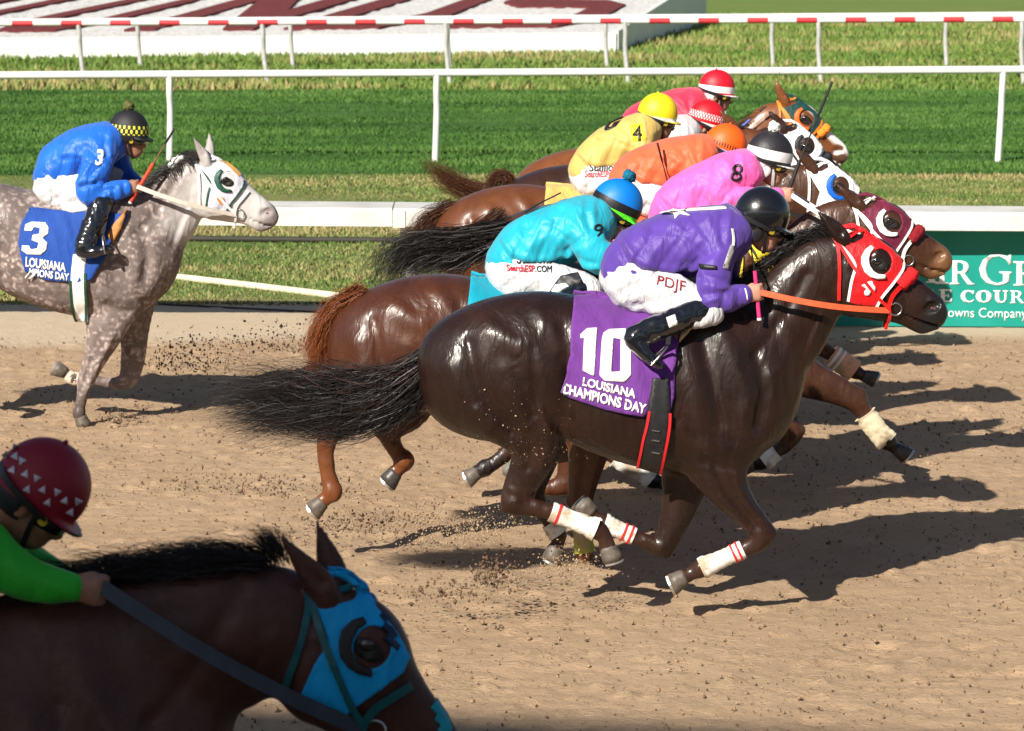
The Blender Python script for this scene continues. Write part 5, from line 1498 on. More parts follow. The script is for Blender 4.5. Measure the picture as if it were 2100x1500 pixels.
shell('reflective_strip', [np.array([(1497, 503), (1506, 508), (1492, 553), (1481, 550)])], r10['jb'], Y10, plain('grey_strip', (.30, .28, .28), .4), r10['jk'], off=.005, th=.003, st=6)
MB().tube([r10['arm'][-1, :3] - (r10['arm'][-1, :3] - r10['arm'][-2, :3]) * .25, r10['arm'][-1, :3] - (r10['arm'][-1, :3] - r10['arm'][-2, :3]) * .12], [.047, .047], 16).build('cuff_stripe', WT, r10['jk'])
strap('zip_seam', [(1500, 470), (1503, 490), (1502, 505)], r10['jb'], Y10, .012, M['white'], r10['jk'])
saddle(h10, ident, r10)
cloth10, cb = put_cloth(h10, fabric('purple_cloth', (0.125, 0.030, 0.22), .75, .1, .25, 18), ident)
z4 = lambda *p: np.array([(1120 + a / 3.571, 560 + b / 3.571) for a, b in p])
shell('digit', [z4((250, 452), (300, 408), (372, 404), (352, 756), (268, 716), (278, 478), (252, 480))], cb, Y10, WT, cloth10, off=.003, th=.003, st=6)
shell('digit', [z4((420, 440), (460, 415), (580, 410), (622, 470), (622, 750), (572, 800), (430, 790), (393, 750), (408, 480)), z4((492, 478), (546, 488), (542, 722), (476, 726))], cb, Y10, WT, cloth10, off=.003, th=.003, st=6)
letters('LOUISIANA', z4((264, 826), (654, 924), (660, 854), (274, 762)), cb, Y10, WT, cloth10, st=6, off=.004, bold=.035)
letters('CHAMPIONS DAY', z4((112, 882), (728, 1038), (740, 962), (118, 802)), cb, Y10, WT, cloth10, st=6, off=.004, bold=.035)
gir = shell('girth', [np.array([(1338, 776), (1370, 776), (1373, 830), (1371, 870), (1356, 963), (1308, 950), (1326, 850)])], bv, Y10, M['black'], rt, off=.022, th=.006, st=8, mirror=True)
strap('girth_edge', [(1331, 842), (1319, 900), (1309, 949)], bv, Y10, .012, RED, gir, off=.028, th=.006, mirror=True)
strap('girth_edge', [(1372, 846), (1369, 890), (1356, 961)], bv, Y10, .012, RED, gir, off=.028, th=.006, mirror=True)
for py in (880, 900, 925):
    MB().tube(resample(np.array([cast(1336, py, bv, Y10)[0] + [0, -.036, 0], cast(1352, py + 3, bv, Y10)[0] + [0, -.036, 0]]), 3), [.004] * 4, 6).build('girth_buckle', M['steel'], gir)
shell('saddle_flap', [np.array([(1388, 700), (1396, 680), (1420, 668), (1432, 650), (1400, 655), (1380, 690)])], bv, Y10, M['leather'], rt, off=.02, th=.006, st=7, mirror=True)
shell('chamois_pad', [np.array([(1390, 652), (1412, 644), (1450, 650), (1444, 662), (1416, 680), (1394, 706), (1400, 680), (1392, 668)])], bv, Y10, M['chamois'], rt, off=.03, th=.008, st=6, mirror=True, wob=lambda P, V: .008 * vnoise(V * 30, 2))
def bvh_obj(o):
    w = wpos(o); return bvh_of([np.array(v.co) + w for v in o.data.vertices], [list(p.vertices) for p in o.data.polygons])
def kid(root, nm): return [o for o in root.children if o.name.split('.')[0] == nm][0]
shell('boot_badge', [np.array([(1366, 652), (1384, 645), (1390, 666), (1372, 673)])], bvh_obj(kid(r10['root'], 'boot')), Y10, M['white'], r10['root'], off=.003, th=.002, st=6)
whip('riding whip with pink grip held by the person in purple', (1557, 652), (1548, 556), tuple(at(1535, 480, Y10 + .12)), Y10 - .184, M['pinkfoam'])
# mane and tail
BLK = hairmat('black_hair', (0.005, 0.0045, 0.005), (0.026, 0.022, 0.022), .42)
def G3(Y, yo, *p): return [at(a, b, Y + yo) for a, b in p]
hair('tail', [G3(Y10, -.02, (895, 712), (850, 752), (760, 800), (620, 815), (490, 800), (395, 840)), G3(Y10, .03, (895, 715), (850, 738), (770, 760), (650, 742), (520, 748), (440, 728)), G3(Y10, -.06, (897, 730), (870, 800), (800, 862), (700, 895), (560, 885), (475, 915)), G3(Y10, 0, (900, 735), (888, 800), (860, 866), (815, 900)), G3(Y10, .05, (895, 718), (860, 760), (780, 825), (640, 850), (500, 848), (410, 866)), G3(Y10, -.03, (897, 725), (865, 780), (780, 845), (660, 870), (540, 862), (470, 850))],
     4200, BLK, rt, .0028, (.008, .04), .028, seg=13, seed=10, root_r=.022)
hair('tail_wisps', [G3(Y10, -.02, (880, 730), (760, 790), (620, 800), (480, 740)), G3(Y10, .03, (880, 735), (740, 770), (600, 745), (470, 735)), G3(Y10, -.06, (880, 760), (700, 890), (540, 905), (450, 915)), G3(Y10, .0, (880, 760), (700, 850), (520, 830), (410, 825))],
     130, hairmat('red_brown_hair', (0.018, 0.008, 0.006), (0.06, 0.024, 0.018)), rt, .0022, (.01, .07), .05, seg=16, seed=11, root_r=.03)
mg = []
for i, t in enumerate(np.linspace(0, 1, 9)):
    x = 1500 + (1700 - 1500) * t; y = np.interp(x, [1500, 1545, 1590, 1650, 1700], [628, 600, 545, 492, 478])
    mg.append(G3(Y10, -.01 if i % 2 else .02, (x, y + 10), (x - 14, y - 4), (x - 42, y - 2 + 8 * (i % 3)), (x - 66, y + 14 + 12 * (i % 2))))
for i in range(8): hair('mane_lock', [mg[i], mg[i + 1]], 300, BLK, rt, .0024, (.006, .016), .008, seg=9, seed=30 + i, root_r=.012)
hair('forelock', [G3(Y10, 0, (1700, 482), (1680, 470), (1650, 478)), G3(Y10, 0, (1708, 478), (1690, 462), (1662, 462))], 160, BLK, rt, .003, (.008, .02), .01, seg=8, seed=50, root_r=.012)
# ------------------------------------------------------------------ the other horses
def rowY(ppm): return gnd(1050, -259 + 3.6 * ppm)[1]
def place(hip, Y, ground=None):
    """metres the trunk of the dark horse moves when its saddle sits at pixel column hip on plane Y"""
    return at(hip, 800, Y)[0] - at(1290, 800, Y10)[0]
def legs_from10(hip, Y, keys=('near_hind', 'far_hind', 'near_fore', 'far_fore'), dz=0.0, sx=1.0):
    dx = place(hip, Y); out = {}
    for k in keys:
        L = []
        for px, py, hw, a, yo in LEG10[k]:
            p = at(px, py, Y10 + yo); q = np.array([p[0] + dx, Y + yo, p[2] + dz]); u, v = proj(q)
            L.append((u, v, hw * Y10 / Y, a, yo))
        out[k] = L
    return out
def tmap(hip, Y, dz=0.0):
    """dark horse's flank pixels -> this horse's flank pixels"""
    dx = place(hip, Y)
    def f(px, py):
        p = at(px, py, Y10 - .28); return proj(np.array([p[0] + dx, Y - .28, p[2] + dz]))
    f.s = Y10 / Y; return f
GRP = 'horses racing in the pack'
LB = plain('light_blue_shade', (.7, .7, .7))
# ---------------- number 9: liver chestnut
Y9 = rowY(390); HIP9 = 1073
L9 = {'near_hind': [(800, 700, 90, .13, -.12), (792, 760, 88, .125, -.14), (768, 815, 64, .10, -.15), (728, 852, 44, .07, -.15), (694, 874, 30, .048, -.15), (674, 892, 23, .04, -.15), (668, 930, 18, .032, -.15), (676, 985, 17, .031, -.15), (682, 1010, 20, .034, -.15), (668, 1024, 14, .028, -.15), (660, 1030, 16, .032, -.15)],
      'far_hind': [(820, 700, 88, .13, .13), (842, 780, 80, .12, .13), (834, 838, 50, .08, .13), (806, 870, 33, .05, .13), (796, 888, 24, .04, .13), (812, 925, 17, .031, .13), (829, 946, 20, .034, .13), (818, 962, 14, .028, .13), (810, 970, 16, .03, .13)],
      'near_fore': [(1225, 840, 76, .10, -.13), (1210, 910, 48, .08, -.15), (1198, 975, 34, .055, -.15), (1190, 1028, 26, .045, -.15), (1193, 1060, 17, .032, -.15), (1196, 1105, 15, .03, -.15), (1199, 1132, 18, .033, -.15), (1206, 1148, 14, .028, -.15), (1210, 1152, 16, .032, -.15)],
      'far_fore': [(1195, 840, 72, .10, .12), (1182, 905, 42, .075, .12), (1174, 958, 32, .052, .12), (1162, 990, 26, .044, .12), (1132, 1001, 18, .032, .12), (1102, 1000, 15, .03, .12), (1082, 995, 17, .033, .12), (1066, 984, 13, .027, .12), (1060, 978, 15, .03, .12)]}
cm9 = coat('liver_chestnut_coat', (0.028, 0.0085, 0.0040), (0.055, 0.0165, 0.0070), (0.095, 0.030, 0.011), .40, .4, spec=.3, legs=(0.13, 0.040, 0.012), vein=.8)
h9 = build_horse('horse', 'liver chestnut horse with auburn tail and turquoise cloth next to the dark one', Y9, place(HIP9, Y9), (1640, 515, 2, 1.0), L9, cm9, h=.0128, dz=-.075, hoofmats={'near_hind': ('hoof', (-.2, -1)), 'far_hind': ('hoofdark', (.2, -1)), 'near_fore': ('hoof', (1, 0)), 'far_fore': ('hoof', (-.5, .8))})
wrap('leg_bandage', L9['near_fore'], Y9, 4, 6, M['bandage_yellow'], h9['root'], t0=.2, bands=((.05, .015, RED),))
wrap('leg_bandage', L9['far_fore'], Y9, 5, 6, M['bandage_yellow'], h9['root'], t0=.0, t1=.4)
put_hood(h9, fabric('yellow_hood', (.75, .55, .02), .6), M['black'], None)
TURQ = fabric('turquoise_cloth', (0.0, 0.27, 0.38), .75, .1, .25, 18)
f9 = tmap(HIP9, Y9, -.075)
c9, cb9 = put_cloth(h9, TURQ, f9, st=8)
HA = hairmat('auburn_hair', (0.05, 0.013, 0.005), (0.26, 0.07, 0.016))
hair('tail', [G3(Y9, -.02, (738, 600), (690, 640), (655, 700), (648, 770), (655, 830)), G3(Y9, .03, (740, 606), (700, 660), (672, 740), (690, 820)), G3(Y9, -.04, (736, 598), (680, 625), (640, 680), (636, 740)), G3(Y9, 0, (742, 615), (712, 690), (700, 780), (720, 850))], 2800, HA, h9['root'], .0024, (.008, .028), .02, seg=14, seed=3, root_r=.02)
hair('mane', [G3(Y9, 0, (1330, 575), (1310, 560), (1280, 580)), G3(Y9, 0, (1250, 585), (1235, 570), (1210, 600)), G3(Y9, 0, (1500, 480), (1480, 470), (1450, 490))], 400, HA, h9['root'], .004, (.01, .04), .02, seg=9, seed=5, root_r=.02)
HIPT, COLT = (1290, 555), (1512, 465)
TUR = fabric('turquoise_silk', (0.012, 0.35, 0.47), .45, .15, .5, 13)
HEL9 = helmat('blue_cap', (0.0, 0.16, 0.58), [(-.2, -.010, (.10, .72, .02)), (-.010, .036, (.008, .008, .01))])
r9 = build_rider('person in turquoise silks and blue cap with green and black bands', Y9, simil(HIPT, COLT, (1048, 545), (1232, 436)), (1264, 424, 26), TUR, HEL9, chinpad=M['white'],
                 pom=plain('teal_wool', (0.0, .12, .20), .95, .4, 60, bmp=.6),
                 over={'arm': ['px', (1192, 452, 34, .06, -.15), (1205, 500, 33, .06, -.21), (1232, 530, 34, .06, -.23), (1262, 530, 30, .052, -.21), (1300, 520, 26, .045, -.2), (1340, 512, 22, .04, -.19)]})
letters('9', [(1220, 487), (1238, 484), (1234, 458), (1216, 462)], r9['jb'], Y9, M['black'], r9['jk'], st=5)
letters('Stallions', [(1060, 541), (1132, 542), (1133, 517), (1060, 521)], r9['bb'], Y9, M['black'], r9['br'], st=6, joined=True, bold=.02)
letters('SearchESP', [(1040, 556), (1096, 559), (1097, 545), (1038, 543)], r9['bb'], Y9, plain('red_print', (.5, .01, .03), .6), r9['br'], st=6, joined=True, bold=.02)
letters('.COM', [(1098, 559), (1132, 560), (1132, 546), (1098, 546)], r9['bb'], Y9, M['black'], r9['br'], st=6, joined=True, bold=.02)
kb9 = shell('knee_patch', [np.array([(1128, 598), (1150, 566), (1186, 560), (1196, 580), (1180, 606), (1140, 608)])], r9['bb'], Y9, M['black'], r9['br'], off=.005, th=.003, st=6)
shell('badge', [np.array([(1132, 596), (1140, 584), (1160, 582), (1170, 590), (1164, 604), (1140, 606)])], r9['bb'], Y9, WT, kb9, off=.009, th=.002, st=6)
strap('back_stripe', [(1076, 438), (1110, 414), (1150, 392)], r9['jb'], Y9, .02, M['black'], r9['jk'])
saddle(h9, f9, r9)
put_bridle(h9, plain('yellow_strap', (.7, .55, .03), .5), roll=None, reinmat=orangestrap, hand=r9['hand'])
# ---------------- number 8: bay with maroon hood
Y8 = rowY(355); HIP8 = 1350
L8 = {'near_hind': [(1112, 690, 80, .13, -.12), (1100, 758, 76, .12, -.14), (1078, 828, 52, .08, -.15), (1064, 878, 36, .055, -.15), (1060, 906, 25, .042, -.15), (1040, 930, 17, .032, -.15), (1014, 950, 15, .03, -.15), (996, 960, 17, .033, -.15), (984, 966, 13, .028, -.15), (978, 969, 15, .03, -.15)],
      'far_hind': [(1135, 700, 80, .12, .13), (1172, 800, 60, .10, .13), (1200, 862, 40, .06, .13), (1222, 905, 27, .045, .13), (1262, 937, 17, .032, .13), (1312, 966, 15, .03, .13), (1336, 984, 17, .033, .13), (1350, 990, 13, .027, .13), (1357, 991, 15, .03, .13)],
      'near_fore': [(1540, 770, 72, .10, -.13), (1568, 822, 44, .08, -.15), (1602, 862, 31, .055, -.15), (1622, 886, 26, .045, -.15), (1614, 906, 19, .035, -.15), (1592, 926, 15, .03, -.15), (1564, 946, 17, .033, -.15), (1548, 952, 13, .027, -.15), (1542, 953, 15, .03, -.15)],
      'far_fore': [(1575, 735, 66, .10, .12), (1655, 776, 42, .075, .12), (1718, 802, 30, .055, .12), (1754, 822, 25, .045, .12), (1774, 850, 17, .032, .12), (1800, 885, 16, .03, .12), (1820, 906, 18, .033, .12), (1834, 918, 13, .027, .12), (1840, 923, 15, .03, .12)]}
cm8 = coat('bay_coat', (0.022, 0.0085, 0.0045), (0.045, 0.0165, 0.0080), (0.085, 0.032, 0.013), .4, .4, spec=.3, muz=(0.16, 0.075, 0.032), legs=(0.012, 0.007, 0.006), vein=.8)
h8 = build_horse('horse', 'bay horse with maroon hood, white eye cup and dark red shadow roll', Y8, place(HIP8, Y8), (1866, 444, -5, 1.0), L8, cm8, h=.0138, dz=-.05, hoofmats={'near_hind': ('hoof', (-.3, -1)), 'far_fore': ('hoofdark', (1, -.2)), 'near_fore': ('hoof', (.2, -1)), 'far_hind': ('hoofdark', (1, 0))})
wrap('leg_bandage', L8['far_fore'], Y8, 4, 6, M['bandage_beige'], h8['root'], grow=1.35)
wrap('leg_bandage', L8['near_fore'], Y8, 5, 6, M['bandage'], h8['root'], grow=1.3)
wrap('leg_bandage', L8['far_hind'], Y8, 4, 6, M['bandage'], h8['root'], grow=1.3)
put_hood(h8, fabric('maroon_hood', (0.115, 0.008, 0.030), .6, .1, .3, 30), WT, WT)
WSTR = plain('white_strap', (0.74, 0.73, 0.70), .4, .06, 30)
PINK = fabric('pink_silk', (0.82, 0.115, 0.42), .5, .2, .55, 13)
HEL8 = helmat('black_white_cap', (0.018, 0.016, 0.020), [(-.012, .046, (.66, .65, .68)), (-.2, -.030, (.70, .69, .71))])
r8 = build_rider('person in pink silks and black cap with white band holding a whip upright', Y8, simil(HIPT, COLT, (1378, 446), (1536, 336)), (1578, 322, 12), PINK, HEL8, pom=plain('white_wool', (.75, .74, .75), .95, .1, 60), chinpad=M['white'], strapcol='white',
                 over={'arm': ['px', (1498, 352, 34, .06, -.15), (1482, 395, 30, .058, -.21), (1500, 415, 28, .055, -.22), (1550, 410, 24, .045, -.215), (1596, 404, 17, .034, -.20)]})
put_bridle(h8, WSTR, roll=plain('dark_red_fleece', (0.19, 0.004, 0.010), .95, .3, 60, bmp=.8, bscale=150), reinmat=WSTR, hand=r8['hand'])
letters('8', [(1496, 372), (1520, 374), (1526, 338), (1502, 336)], r8['jb'], Y8, M['black'], r8['jk'], st=5, bold=.01)
f8 = tmap(HIP8, Y8, -.05); saddle(h8, f8, r8); put_cloth(h8, fabric('pink_cloth', (.7, .12, .38), .75), f8, st=10)
whip('black riding whip held upright by the person in pink', (1608, 418), (1640, 330), (1707, 168), Y8 - .18, M['black'], r=.012)
hair('tail', [G3(Y8, -.02, (1045, 470), (960, 490), (860, 510), (790, 560), (782, 590)), G3(Y8, .03, (1045, 476), (950, 520), (860, 540), (800, 575)), G3(Y8, -.05, (1040, 465), (930, 480), (820, 490), (762, 530), (752, 585)), G3(Y8, 0, (1048, 482), (980, 530), (930, 560), (905, 590))], 2600, BLK, h8['root'], .0026, (.01, .028), .025, seg=12, seed=8, root_r=.022)
for i in range(2):
    x = 1560 + i * 28; y = np.interp(x, [1560, 1640, 1700], [440, 405, 372])
    hair('mane_lock', [G3(Y8, 0, (x, y + 10), (x - 20, y), (x - 45, y + 8)), G3(Y8, -.03, (x + 25, y + 4), (x + 2, y - 4), (x - 25, y + 14))], 110, BLK, h8['root'], .004, (.01, .03), .012, seg=8, seed=60 + i, root_r=.014)
# ---------------- the pack behind: orange, yellow, two red caps
def pack(label, ppm, hip, head, coatm, hoodm, trim, cup, legs=None, dz=-.05, roll=None, strapm=None, blaze=None, hoof_=None, h=.018, earpix=None):
    Y = rowY(ppm); L = legs_from10(hip, Y, dz=dz); L.update(legs or {})
    hh = build_horse('horse', label, Y, place(hip, Y), head, L, coatm, h=h, dz=dz, hoofmats=hoof_, earpix=earpix)
    if hoodm: put_hood(hh, hoodm, trim, cup)
    return hh
YO, YY, YD, YS = rowY(325), rowY(302), rowY(288), rowY(275)
cmO = coat('brown_coat', (0.025, 0.010, 0.0055), (0.048, 0.019, 0.0095), (0.08, 0.032, 0.014), .42, .35, spec=.25, legs=(0.03, 0.012, 0.007), vein=.8)
cmY = coat('chestnut_coat', (0.055, 0.0175, 0.0070), (0.10, 0.032, 0.011), (0.15, 0.052, 0.018), .42, .35, spec=.3)
cmD = coat('dark_bay_coat', (0.012, 0.006, 0.004), (0.03, 0.012, 0.007), (0.05, 0.02, 0.01), .42, .35, spec=.3)
cmS = coat('bright_chestnut_coat', (0.085, 0.026, 0.009), (0.15, 0.048, 0.015), (0.22, 0.075, 0.024), .42, .3, spec=.3, muz=(0.10, 0.05, 0.032), blaze=(0.72, 0.68, 0.65))
WHOOD = fabric('white_hood', (0.74, 0.75, 0.78), .6, .1, .3, 30)
PEACH = {'far_fore': [(1545, 640, 62, .10, -.11), (1612, 668, 36, .075, -.11), (1660, 696, 27, .05, -.11), (1680, 710, 21, .042, -.11), (1705, 728, 14, .03, -.11), (1735, 750, 15, .03, -.11), (1752, 762, 16, .031, -.11), (1766, 768, 12, .026, -.11), (1774, 772, 14, .03, -.11)]}
PRICK = [(1742, 488, 15), (1733, 462, 16), (1728, 440, 12), (1727, 412, 3)]
hO = pack('brown horse with white hood and blue eye rim half hidden behind the maroon hood', 325, 1310, (1758, 377, 2, 1.0), cmO, WHOOD, M['white'], plain('blue_cup', (.0, .10, .52), .5), PEACH, hoof_={'far_fore': ('hoofdark', (1, -.1))})
wrap('leg_bandage', PEACH['far_fore'], YO, 4, 6, M['bandage_peach'], hO['root'], grow=1.5, bands=((.1, .02, M['white']), (.25, .015, M['white'])))
hY = pack('chestnut horse with lifted dark tail ridden by the person in yellow', 302, 1200, (1592, 300, 4, 1.0), cmY, None, None, None, dz=-.085)
hD = pack('dark bay horse in white hood with black eye ring beside the green hood', 288, 1300, (1686, 296, 4, 1.0), cmD, WHOOD, plain('grey_trim', (.1, .11, .13), .6), M['black'])
hS = pack('bright chestnut horse with dark green hood, orange trim and white blaze', 275, 1330, (1683, 240, 3, 1.0), cmS, fabric('green_hood', (0.004, 0.040, 0.038), .6, .1, .3, 30), plain('orange_trim', (.80, .20, .01), .5), plain('orange_cup', (.85, .11, .004), .5), dz=-.02, earpix=[(1738, 492, 15), (1726, 470, 16), (1716, 450, 12), (1704, 424, 3)])
BSTR = plain('dark_strap', (.015, .013, .012), .45)
ORF = plain('orange_fleece', (.72, .22, .02), .95, .25, 60, bmp=.8, bscale=150)
ORG = fabric('orange_silk', (0.78, 0.115, 0.045), .5, .2, .5, 13)
YEL = fabric('yellow_silk', (0.55, 0.38, 0.105), .5, .2, .5, 13)
GRYW = fabric('white_grey_silk', (0.50, 0.48, 0.50), .55, .2, .5, 13)
REDS = fabric('red_silk', (0.62, 0.030, 0.075), .5, .2, .5, 13)
HELO = helmat('orange_cap', (.80, .10, .006), [(-.034, -.012, (.20, .28, .75))], spots=(.0, .03, (.01, .01, .01), 40, 100))
HELY = helmat('yellow_cap', (.80, .60, .01), [(-.03, -.008, (.75, .72, .60))])
HELD = helmat('red_dotted_cap', (.52, .005, .015), [(-.028, -.010, (.75, .7, .7))], spots=(.012, .058, (.8, .72, .72), 34, 130))
HELS = helmat('red_white_cap', (.58, .005, .02), [(-.018, .03, (.78, .75, .75)), (-.2, -.03, (.78, .75, .75))])
rO = build_rider('person in orange silks and orange cap leaning low beside the pink one', YO, simil(HIPT, COLT, (1292, 378), (1452, 306)), (1487, 302, 20), ORG, HELO, skin='skin_dark', h=.012)
rY = build_rider('person in pale yellow silks and bright yellow cap wearing number four', YY, simil(HIPT, COLT, (1206, 352), (1332, 256)), (1349, 236, 8), YEL, HELY, skin='skin_dark', h=.012)
rD = build_rider('person with red dotted cap and grey white silks behind the yellow one', YD, simil(HIPT, COLT, (1282, 335), (1418, 262)), (1449, 248, 15), GRYW, HELD, h=.013)
rS = build_rider('person in plain red silks and red cap with broad white band', YS, simil(HIPT, COLT, (1302, 272), (1432, 206)), (1470, 184, 6), REDS, HELS, h=.013, skin='skin_dark')
for hh, rr, sm, rl, nb in ((hO, rO, WSTR, None, False), (hY, rY, BSTR, None, True), (hD, rD, BSTR, M['black'], True), (hS, rS, plain('orange_strap', (.70, .19, .015), .5), ORF, True)):
    put_bridle(hh, sm, roll=rl, reinmat=BSTR, hand=rr['hand'], noseband=nb)
for hh, hip, dz, c, rr in ((hO, 1310, -.05, ORG, rO), (hY, 1200, -.085, YEL, rY), (hD, 1300, -.05, GRYW, rD), (hS, 1330, -.02, REDS, rS)):
    ff = tmap(hip, hh['Y'], dz); saddle(hh, ff, rr); put_cloth(hh, c, ff, st=12)
letters('4', [(1297, 288), (1318, 290), (1316, 258), (1299, 258)], rY['jb'], YY, M['black'], rY['jk'], st=5, bold=.02)
shell('number_patch', [np.array([(1292, 258), (1318, 254), (1326, 286), (1298, 292)])], rY['jb'], YY, plain('bright_yellow', (.85, .62, .01), .5), rY['jk'], off=.001, th=.0015, st=5)
letters('G', [(1232, 274), (1262, 262), (1282, 236), (1252, 246)], rY['jb'], YY, M['black'], rY['jk'], st=5, bold=.05)
letters('Stallions', [(1208, 352), (1276, 352), (1276, 336), (1210, 336)], rY['bb'], YY, M['black'], rY['br'], st=6, joined=True, bold=.01)
letters('SearchESP', [(1200, 364), (1248, 364), (1249, 352), (1200, 350)], rY['bb'], YY, plain('red_print', (.5, .01, .03), .6), rY['br'], st=6, joined=True, bold=.01)
letters('COM', [(1252, 364), (1276, 364), (1276, 352), (1252, 352)], rY['bb'], YY, M['black'], rY['br'], st=6, joined=True, bold=.01)
whip('whip with orange handle and black tassel hanging across the orange silks', (1381, 436), (1372, 385), (1348, 293), YO - .24, plain('orange_grip', (.80, .20, .02), .5), r=.011)
whip('thin whip with blue and white grip beside the bright chestnut mane', (1502, 276), (1538, 246), (1572, 218), YS - .16, plain('blue_grip', (.05, .10, .45), .5), r=.009)
HC = hairmat('brown_hair', (0.020, 0.008, 0.005), (0.09, 0.032, 0.013))
hair('tail', [G3(YY, -.02, (930, 420), (880, 440), (850, 470), (835, 520)), G3(YY, .03, (932, 430), (900, 460), (870, 500), (850, 560)), G3(YY, 0, (935, 440), (905, 480), (880, 520), (860, 540))], 1700, HC, hY['root'], .0028, (.01, .035), .02, seg=12, seed=12, root_r=.02)
hair('tail', [G3(YS, -.02, (1062, 395), (1000, 392), (940, 372), (868, 330)), G3(YS, .03, (1062, 400), (990, 400), (930, 388), (885, 350))], 1000, HC, hS['root'], .003, (.01, .035), .02, seg=12, seed=13, root_r=.02)
hair('tail', [G3(YD, -.02, (1030, 400), (1040, 368), (1015, 362), (995, 392)), G3(YD, .03, (1034, 405), (1050, 372), (1030, 360), (1005, 380))], 1100, HC, hD['root'], .003, (.008, .02), .015, seg=10, seed=14, root_r=.015)
hair('tail', [G3(YO, .0, (1022, 440), (980, 470), (930, 500), (890, 540)), G3(YO, .03, (1026, 450), (990, 500), (950, 540), (930, 570))], 1300, HC, hO['root'], .003, (.01, .03), .02, seg=11, seed=15, root_r=.02)
hair('mane', [G3(YS, 0, (1590, 230), (1560, 236), (1520, 262)), G3(YS, 0, (1560, 255), (1530, 258), (1500, 285)), G3(YS, 0, (1530, 280), (1505, 285), (1480, 310))], 500, HC, hS['root'], .005, (.01, .03), .02, seg=8, seed=16, root_r=.02)
# ---------------- grey horse number 3
YG = rowY(313); HIPG = 116
LG = {k: shift_leg(L[:1], 0, 0) + shift_leg(L[1:], -115, 0) for k, L in legs_from10(HIPG, YG, ('near_hind', 'far_hind')).items()}
LG.update({'near_fore': [(228, 620, 66, .10, -.13), (216, 680, 40, .085, -.15), (194, 738, 24, .055, -.15), (176, 782, 18, .044, -.15), (170, 806, 12, .032, -.15), (165, 832, 11, .028, -.15), (163, 846, 13, .032, -.15), (164, 852, 11, .028, -.15), (165, 856, 12, .032, -.15)],
           'far_fore': [(262, 630, 58, .10, .11), (274, 690, 31, .07, .12), (272, 740, 25, .052, .12), (262, 778, 20, .044, .12), (240, 786, 13, .033, .12), (208, 783, 10, .028, .12), (172, 778, 10, .027, .12), (150, 776, 13, .032, .12), (138, 768, 10, .027, .12), (132, 764, 12, .03, .12)]})
cmG = coat('dapple_grey_coat', (0.085, 0.064, 0.058), (0.145, 0.113, 0.104), (0.23, 0.19, 0.175), .55, .15, dapple=2.6, spec=.25, legs=(0.075, 0.056, 0.05), head=(0.50, 0.48, 0.47), muz=(0.22, 0.19, 0.19), vein=.7)
hG = build_horse('horse', 'dapple grey horse with pale lilac hood and blue number three cloth', YG, place(HIPG, YG), (503, 364, 0, .95), LG, cmG, h=.0135, hoofmats={'near_fore': ('hoof', (1, 0)), 'far_fore': ('hoof', (-.8, .4))}, earpix=[(1742, 490, 15), (1733, 462, 16), (1722, 440, 12), (1706, 412, 3)], far_ear_shift=(40, -10))
for k in ('far_fore',): wrap('white_sock', LG[k], YG, 6, 8, plain('white_sock_hair', (.55, .45, .36), .8, .2, 30), hG['root'], grow=1.05)
hd = put_hood(hG, fabric('lilac_hood', (.55, .54, .62), .6, .1, .3, 30), plain('green_trim', (.004, .05, .03), .6), plain('green_cup', (.004, .06, .035), .5), cup_th=.014)
strap('hood_mark', hloop(hG, [(1790, 482), (1815, 500), (1838, 524)]), hG['bvh'], YG, .03, plain('ochre_mark', (.5, .25, .06), .7), hd, off=.010, th=.002)
shell('emblem', [hloop(hG, [(1770, 590), (1778, 582), (1790, 588), (1795, 600), (1782, 606)])], hG['bvh'], YG, plain('red_yellow_mark', (.6, .16, .02), .6), hd, off=.009, th=.002, st=4)
BLUE = fabric('blue_silk', (0.010, 0.115, 0.56), .45, .15, .55, 13)
HELG = helmat('black_yellow_cap', (.010, .010, .013), rough=.6, spots=(-.01, .052, (.62, .60, .05), 22, 110))
fg = simil(HIPT, COLT, (112, 385), (238, 300))
rG = build_rider('person in blue silks and black cap with yellow checks holding a red whip', YG, fg, (264, 272, 4, 14), BLUE, HELG, skin='skin_dark', group='jockeys riding in the race', h=.0098,
                 pom=plain('olive_wool', (.10, .10, .03), .95, .5, 60, bmp=.6),
                 over={'torso': ['px', (98, 372, 24, .13), (112, 356, 40, .165), (138, 330, 52, .18), (172, 312, 52, .19), (202, 300, 46, .19), (226, 292, 36, .16), (240, 296, 24, .09)],
                       'arm': ['px', (206, 308, 32, .06, -.16), (196, 345, 27, .058, -.22), (182, 385, 25, .056, -.24), (186, 398, 22, .052, -.235), (215, 397, 20, .046, -.225), (242, 390, 16, .04, -.21), (258, 387, 13, .033, -.2)],
                       'farm': ['px', (226, 302, 28, .06, .15), (240, 330, 24, .056, .2), (256, 360, 20, .05, .2), (274, 376, 17, .045, .15), (288, 382, 12, .034, .1)],
                       'seat': ['px', (96, 384, 26, .13), (112, 378, 40, .155), (140, 372, 36, .14)],
                       'thigh': ['px', (108, 388, 42, .10, -.08), (150, 392, 36, .088, -.13), (186, 394, 28, .072, -.18), (214, 396, 22, .056, -.21), (218, 404, 18, .046, -.215), (206, 416, 16, .042, -.22)],
                       'fthigh': ['px', (120, 380, 42, .10, .08), (170, 372, 36, .088, .13), (220, 362, 28, .072, .18), (252, 358, 22, .056, .21), (258, 372, 18, .046, .215), (250, 390, 16, .042, .22)],
                       'boot': ['px', (212, 410, 21, .046, -.25), (198, 442, 23, .052, -.29), (184, 478, 22, .05, -.33), (174, 504, 20, .046, -.36), (170, 516, 15, .042, -.365), (188, 518, 13, .042, -.37), (210, 514, 11, .042, -.37), (228, 511, 8, .036, -.37)]})
